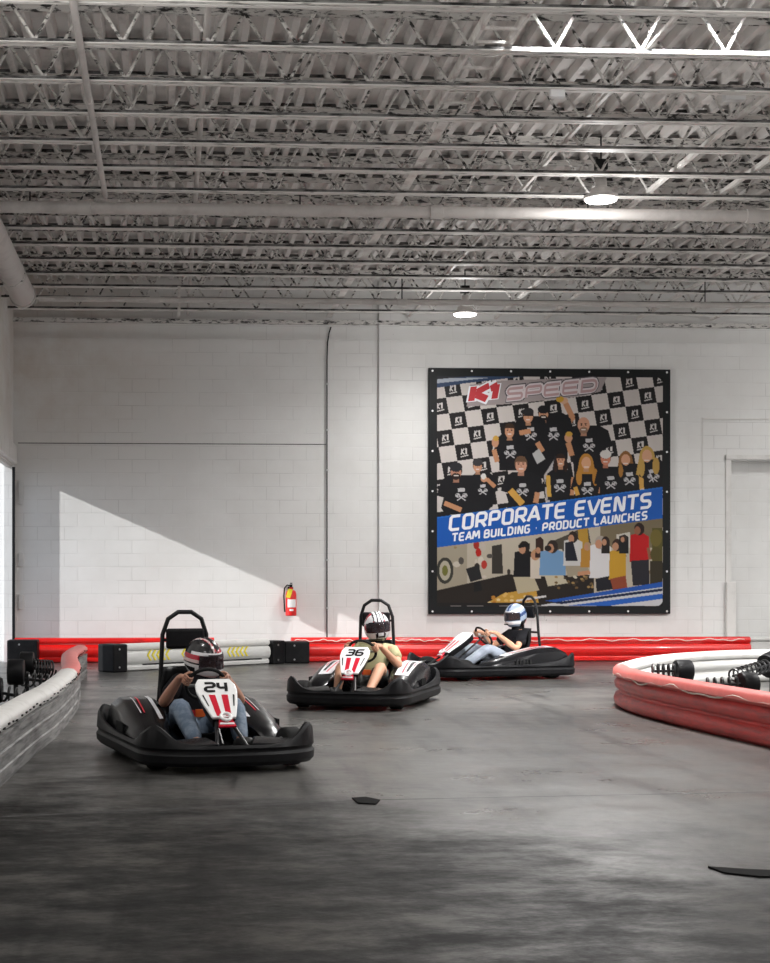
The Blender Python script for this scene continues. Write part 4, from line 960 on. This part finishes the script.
def make_person(kart,label,shirt,trouser,shoe,skin,cf,mats,hy=0,hp=0,hr=0,lean=0,shorts=False,armflex=0,headup=0):
    r=empty('person',tuple(kart.location),kart.rotation_euler.z,label=label,cat='person',group=None); r.scale=kart.scale
    ly=lean
    pel=Vector((-.33,0,.20)); sp=Vector((-.39,ly*.3,.33)); ch=Vector((-.43,ly*.7,.47)); nb=Vector((-.435,ly*.9,.575+headup*.5)); nk=Vector((-.43,ly,.625+headup*.7)); hc=Vector((-.415,ly*1.05,.735+headup))
    V=[(pel,(.105,.085)),(sp,(.088,.078)),(ch,(.098,.082)),(nb,(.070,.062)),(nk,.052)]; E=[(0,1),(1,2),(2,3),(3,4)]
    jo={}
    for s in (-1,1):
        sh=Vector((-.425,ly*.8+s*.165,.525+headup*.4)); el=Vector((-.24+armflex*.05,ly*.5+s*(.29+armflex*.02),.36)); 
        SCn=Vector((.045,0,.515)); up=Vector((.60,0,.80)).normalized(); a=R(18)
        e=Vector((0,s*math.cos(a),0))+up*math.sin(a); G=SCn+e*.135; nrm=Vector((-.80,0,.60)).normalized()
        wr=G+e*.035+nrm*.05+Vector((-.055,0,-.02)); kn=Vector((.10,s*.20,.375)); an=Vector((.46,s*.15,.14)); hip=Vector((-.27,s*.09,.175)); toe=Vector((.60,s*.16,.16))
        jo[s]=(sh,el,wr,G,e,nrm,hip,kn,an,toe)
        b=len(V); m1=sh.lerp(el,.5); m2=el.lerp(wr,.35); pc_=G+e*.030+nrm*.018
        V+=[(sh,.054),(m1,.046),(el,.042),(m2,.044),(wr,.027),(pc_,(.034,.020))]
        E+=[(2,b),(b,b+1),(b+1,b+2),(b+2,b+3),(b+3,b+4),(b+4,b+5)]
        b=len(V); V+=[(hip,.092),(hip.lerp(kn,.5),.080),(kn,.058),(kn.lerp(an,.35),.057),(an,.038),(toe,.030)]
        E+=[(0,b),(b,b+1),(b+1,b+2),(b+2,b+3),(b+3,b+4),(b+4,b+5)]
    vs,fs=skinned(V,E,1,0)
    B=MB().add(vs,fs)
    for s in (-1,1):
        sh,el,wr,G,e,nrm,*_=jo[s]; t=nrm.cross(e).normalized()
        if t.z<0: t=-t
        pc_=G+e*.030+nrm*.016
        for k,(off,ln) in enumerate(((.030,.92),(.010,1.0),(-.010,.96),(-.029,.8))):
            o=G+t*off
            B.tube([pc_+t*off*.8,o+e*.027*ln-nrm*.004,o+e*.010-nrm*.026*ln,o-e*.016*ln-nrm*.018,o-e*.024*ln+nrm*.002],[.0095,.0092,.0088,.0082,.0065],7)
        B.tube([pc_+t*.022,G+t*.045+e*.012+nrm*.022,G+t*.052-e*.006+nrm*.020,G+t*.056-e*.018+nrm*.010],[.012,.0105,.0098,.0075],7)
    # head with a face
    Hm=Matrix.Translation(hc)@Euler((hr,hp,hy)).to_matrix().to_4x4(); n,m=28,22; hv=[];hf=[]
    for i in range(m+1):
        t=PI*i/m
        for k in range(n):
            a=2*PI*k/n; x=math.sin(t)*math.cos(a); y=math.sin(t)*math.sin(a); z=math.cos(t); aa=(a+PI)%(2*PI)-PI
            f=1; g=lambda u,w:math.exp(-(u/w)**2)
            d=.0
            if math.cos(a)>0:
                d+=.026*g(aa,.16)*g(z+.22,.16)+.010*g(aa,.12)*g(z-.02,.18)     # nose
                d-=.014*(g(aa-.36,.17)+g(aa+.36,.17))*g(z+.02,.12)            # eye sockets
                d+=.006*g(aa,.3)*(g(z+.50,.05)+g(z+.60,.05))-.004*g(aa,.3)*g(z+.55,.03)
                d+=.010*g(aa,.35)*g(z+.82,.14)
            ea=.012*g(abs(aa)-PI/2,.12)*g(z+.05,.2)
            hv.append(Vector(((.098+d)*x,(.074+ea)*y*(1-.18*max(0,-z)),.112*z)))
    for i in range(m):
        for k in range(n): hf.append((i*n+k,(i+1)*n+k,(i+1)*n+(k+1)%n,i*n+(k+1)%n))
    B.add([Hm@p for p in hv],hf)
    bo=B.build('body',skin,r,smooth=True,ang=80)
    for s in (-1,1): MB().ell((.080,s*.031,.001),(.012,.012,.010),12,8,0,Hm).build('eye',M['white'],bo); 
    for s in (-1,1): MB().ell((.091,s*.031,.001),(.004,.005,.005),8,6,0,Hm).build('iris',M['black'],bo)
    MB().box((.094,0,-.062),(.006,.045,.009),0,Hm).build('lips',M['lips'],bo,bevel=.002)
    # clothes
    g=.014
    V=[(pel+Vector((0,0,-.01)),(.135+g,.10+g)),(sp,(.115+g,.092+g)),(ch,(.128+g,.098+g)),(nb+Vector((0,0,-.01)),(.085+g*.8,.07+g*.8))]; E=[(0,1),(1,2),(2,3)]
    for s in (-1,1):
        sh,el,*_=jo[s]; b=len(V); V+=[(sh,.066+g),(sh.lerp(el,.45),.056+g),(sh.lerp(el,.66),.055+g)]; E+=[(2,b),(b,b+1),(b+1,b+2)]
    vs,fs=skinned(V,E,1,0); sb=MB().add(vs,fs).build('t_shirt',shirt,r,smooth=True,ang=80)
    V=[(pel+Vector((.02,0,-.02)),(.14+g,.098+g))]; E=[]
    for s in (-1,1):
        hip,kn,an=jo[s][6:9]; b=len(V)
        if shorts: V+=[(hip,.092+g),(hip.lerp(kn,.5),.084+g),(hip.lerp(kn,.82),.078+g)]; E+=[(0,b),(b,b+1),(b+1,b+2)]
        else: V+=[(hip,.092+g),(hip.lerp(kn,.5),.080+g),(kn,.060+g),(kn.lerp(an,.4),.055+g),(kn.lerp(an,.97),.042+g)]; E+=[(0,b),(b,b+1),(b+1,b+2),(b+2,b+3),(b+3,b+4)]
    vs,fs=skinned(V,E,1,0); MB().add(vs,fs).build('shorts' if shorts else 'jeans',trouser,r,smooth=True,ang=80)
    for s in (-1,1):
        an,toe=jo[s][8:10]; d=(toe-an).normalized()
        MB().tube([an-d*.06,an-d*.05,an+d*.03,an+d*.10,an+d*.17,an+d*.20],[.03,.044,.047,.042,.036,.016],12).build('shoe',shoe,r,smooth=True,ang=80)
    MB().tube([nk+Vector((0,0,-.05)),nk+Vector((0,0,.05)),hc+Vector((-.005,0,-.06))],[.066,.064,.075],16).build('neck_sock',M['tee'],r,smooth=True)
    helmet(r,hc+Vector((0,0,.008)),hy,hp,hr,cf,mats)
    # lap belt
    q=MB(); pts=[]
    for k in range(13):
        a=PI*(k/12-.5); pts.append((-.33+.165*math.cos(a)+.02,ly*.1+.19*math.sin(a),.275))
    for a_,b_ in zip(pts[:-1],pts[1:]): q.prism([a_,b_,(b_[0],b_[1],b_[2]+.045),(a_[0],a_[1],a_[2]+.045)],(0,0,0),(.006,0,0))
    q.build('lap_belt',M['belt'],r); MB().box((-.145,ly*.1,.298),(.02,.07,.055)).build('belt_buckle',M['buckle'],r,bevel=.004)
    return r,sb,jo
for nme,c in (('helmet_black',(.012,.012,.014)),('helmet_red',(.42,.012,.03)),('helmet_white',(.74,.73,.74)),('helmet_silver',(.28,.34,.44)),('helmet_blue',(.03,.06,.16)),('helmet_pink',(.62,.45,.44))):
    M[nme]=mat(nme,c,.22,0,.5,.3)
HM=[M['helmet_black'],M['helmet_red'],M['helmet_white'],M['helmet_silver'],M['helmet_blue'],M['helmet_pink']]
M['lips']=mat('lips',(.42,.14,.12),.5)
def c24(x,y,z,a):
    q=abs(a)
    if z<-.30 and q<1.5: return 2 if z>-.62 else (5 if z>-.75 else 0)
    w=z+.38*abs(y)-.05*math.sin(3*a)
    if q<1.75 and .30<z<.46: return 2
    if -.1<w-.55<.05: return 1
    if abs(abs(y)-.45+.2*z)<.05 and z>.2: return 5
    if abs(abs(y)-.28)<.07 and z>.5: return 1 if x>0 else 2
    if abs(w-.35)<.07: return 5
    if z<-.25 and q>=1.5: return 2 if abs(math.sin(2*a+z*4))<.4 else 0
    return 2 if abs(w-.1)<.1 else 0
def c36(x,y,z,a):
    q=abs(a)
    if z<-.68: return 0
    if z<-.30 and q<1.3: return 0 if (abs(y)>.22 and abs(y)<.36) else 2
    if z>.35:
        if abs(y)<.07: return 2
        if abs(y)<.17: return 0
        if abs(y)<.34: return 2
        if abs(y)<.44 and x>-.2: return 0
        return 1 if math.sin(6*x+3*abs(y))>-.2 else 2
    if abs(z+.05-.5*(q-1.2))<.18: return 1
    return 2 if math.sin(5*q+3*z)>-.3 else 0
def c3(x,y,z,a):
    q=abs(a)
    if z<-.35 and q<1.4: return 2 if z>-.6 else 3
    w=z+.3*x
    if .5<w<.72: return 2
    if .05<w<.3 and q>1.2: return 4
    if abs(y)<.12 and z>.3: return 4
    if w<-.35: return 0
    return 3
k24=make_kart('24','black rental go-kart number 24 nearest the viewer, on the left',(0.225,10.0,0),R(-90+12),'dark',steer=.12,sc=.955)
k36=make_kart('36','black rental go-kart number 36 with white side pod decals, middle of the three',(1.87,14.46,0),R(-90-20),'white',sc=.99)
k3=make_kart('','black rental go-kart seen side-on below the banner, farthest of the three',(3.93,18.45,0),R(-161),'white')
make_person(k24,'person in black t-shirt and jeans with red-flashed dark helmet driving the kart numbered 24',M['tee'],M['denim'],M['shoe'],M['skin'],c24,HM,hy=R(42),hp=R(10),hr=R(6),lean=.09,headup=-.075)
make_person(k36,'person in olive t-shirt and shorts with white, black and red helmet driving kart 36',M['olive'],M['shorts'],M['shoe'],M['skin2'],c36,HM,hy=R(26),hp=R(2),hr=R(6),lean=.045,shorts=True,headup=-.005)
make_person(k3,'person in black t-shirt with silver-blue helmet driving the side-on kart below the banner',M['tee'],M['denimgrey'],M['shoe'],M['skin2'],c3,HM,hy=R(14),hp=R(6),hr=R(0),lean=.0,headup=.02)
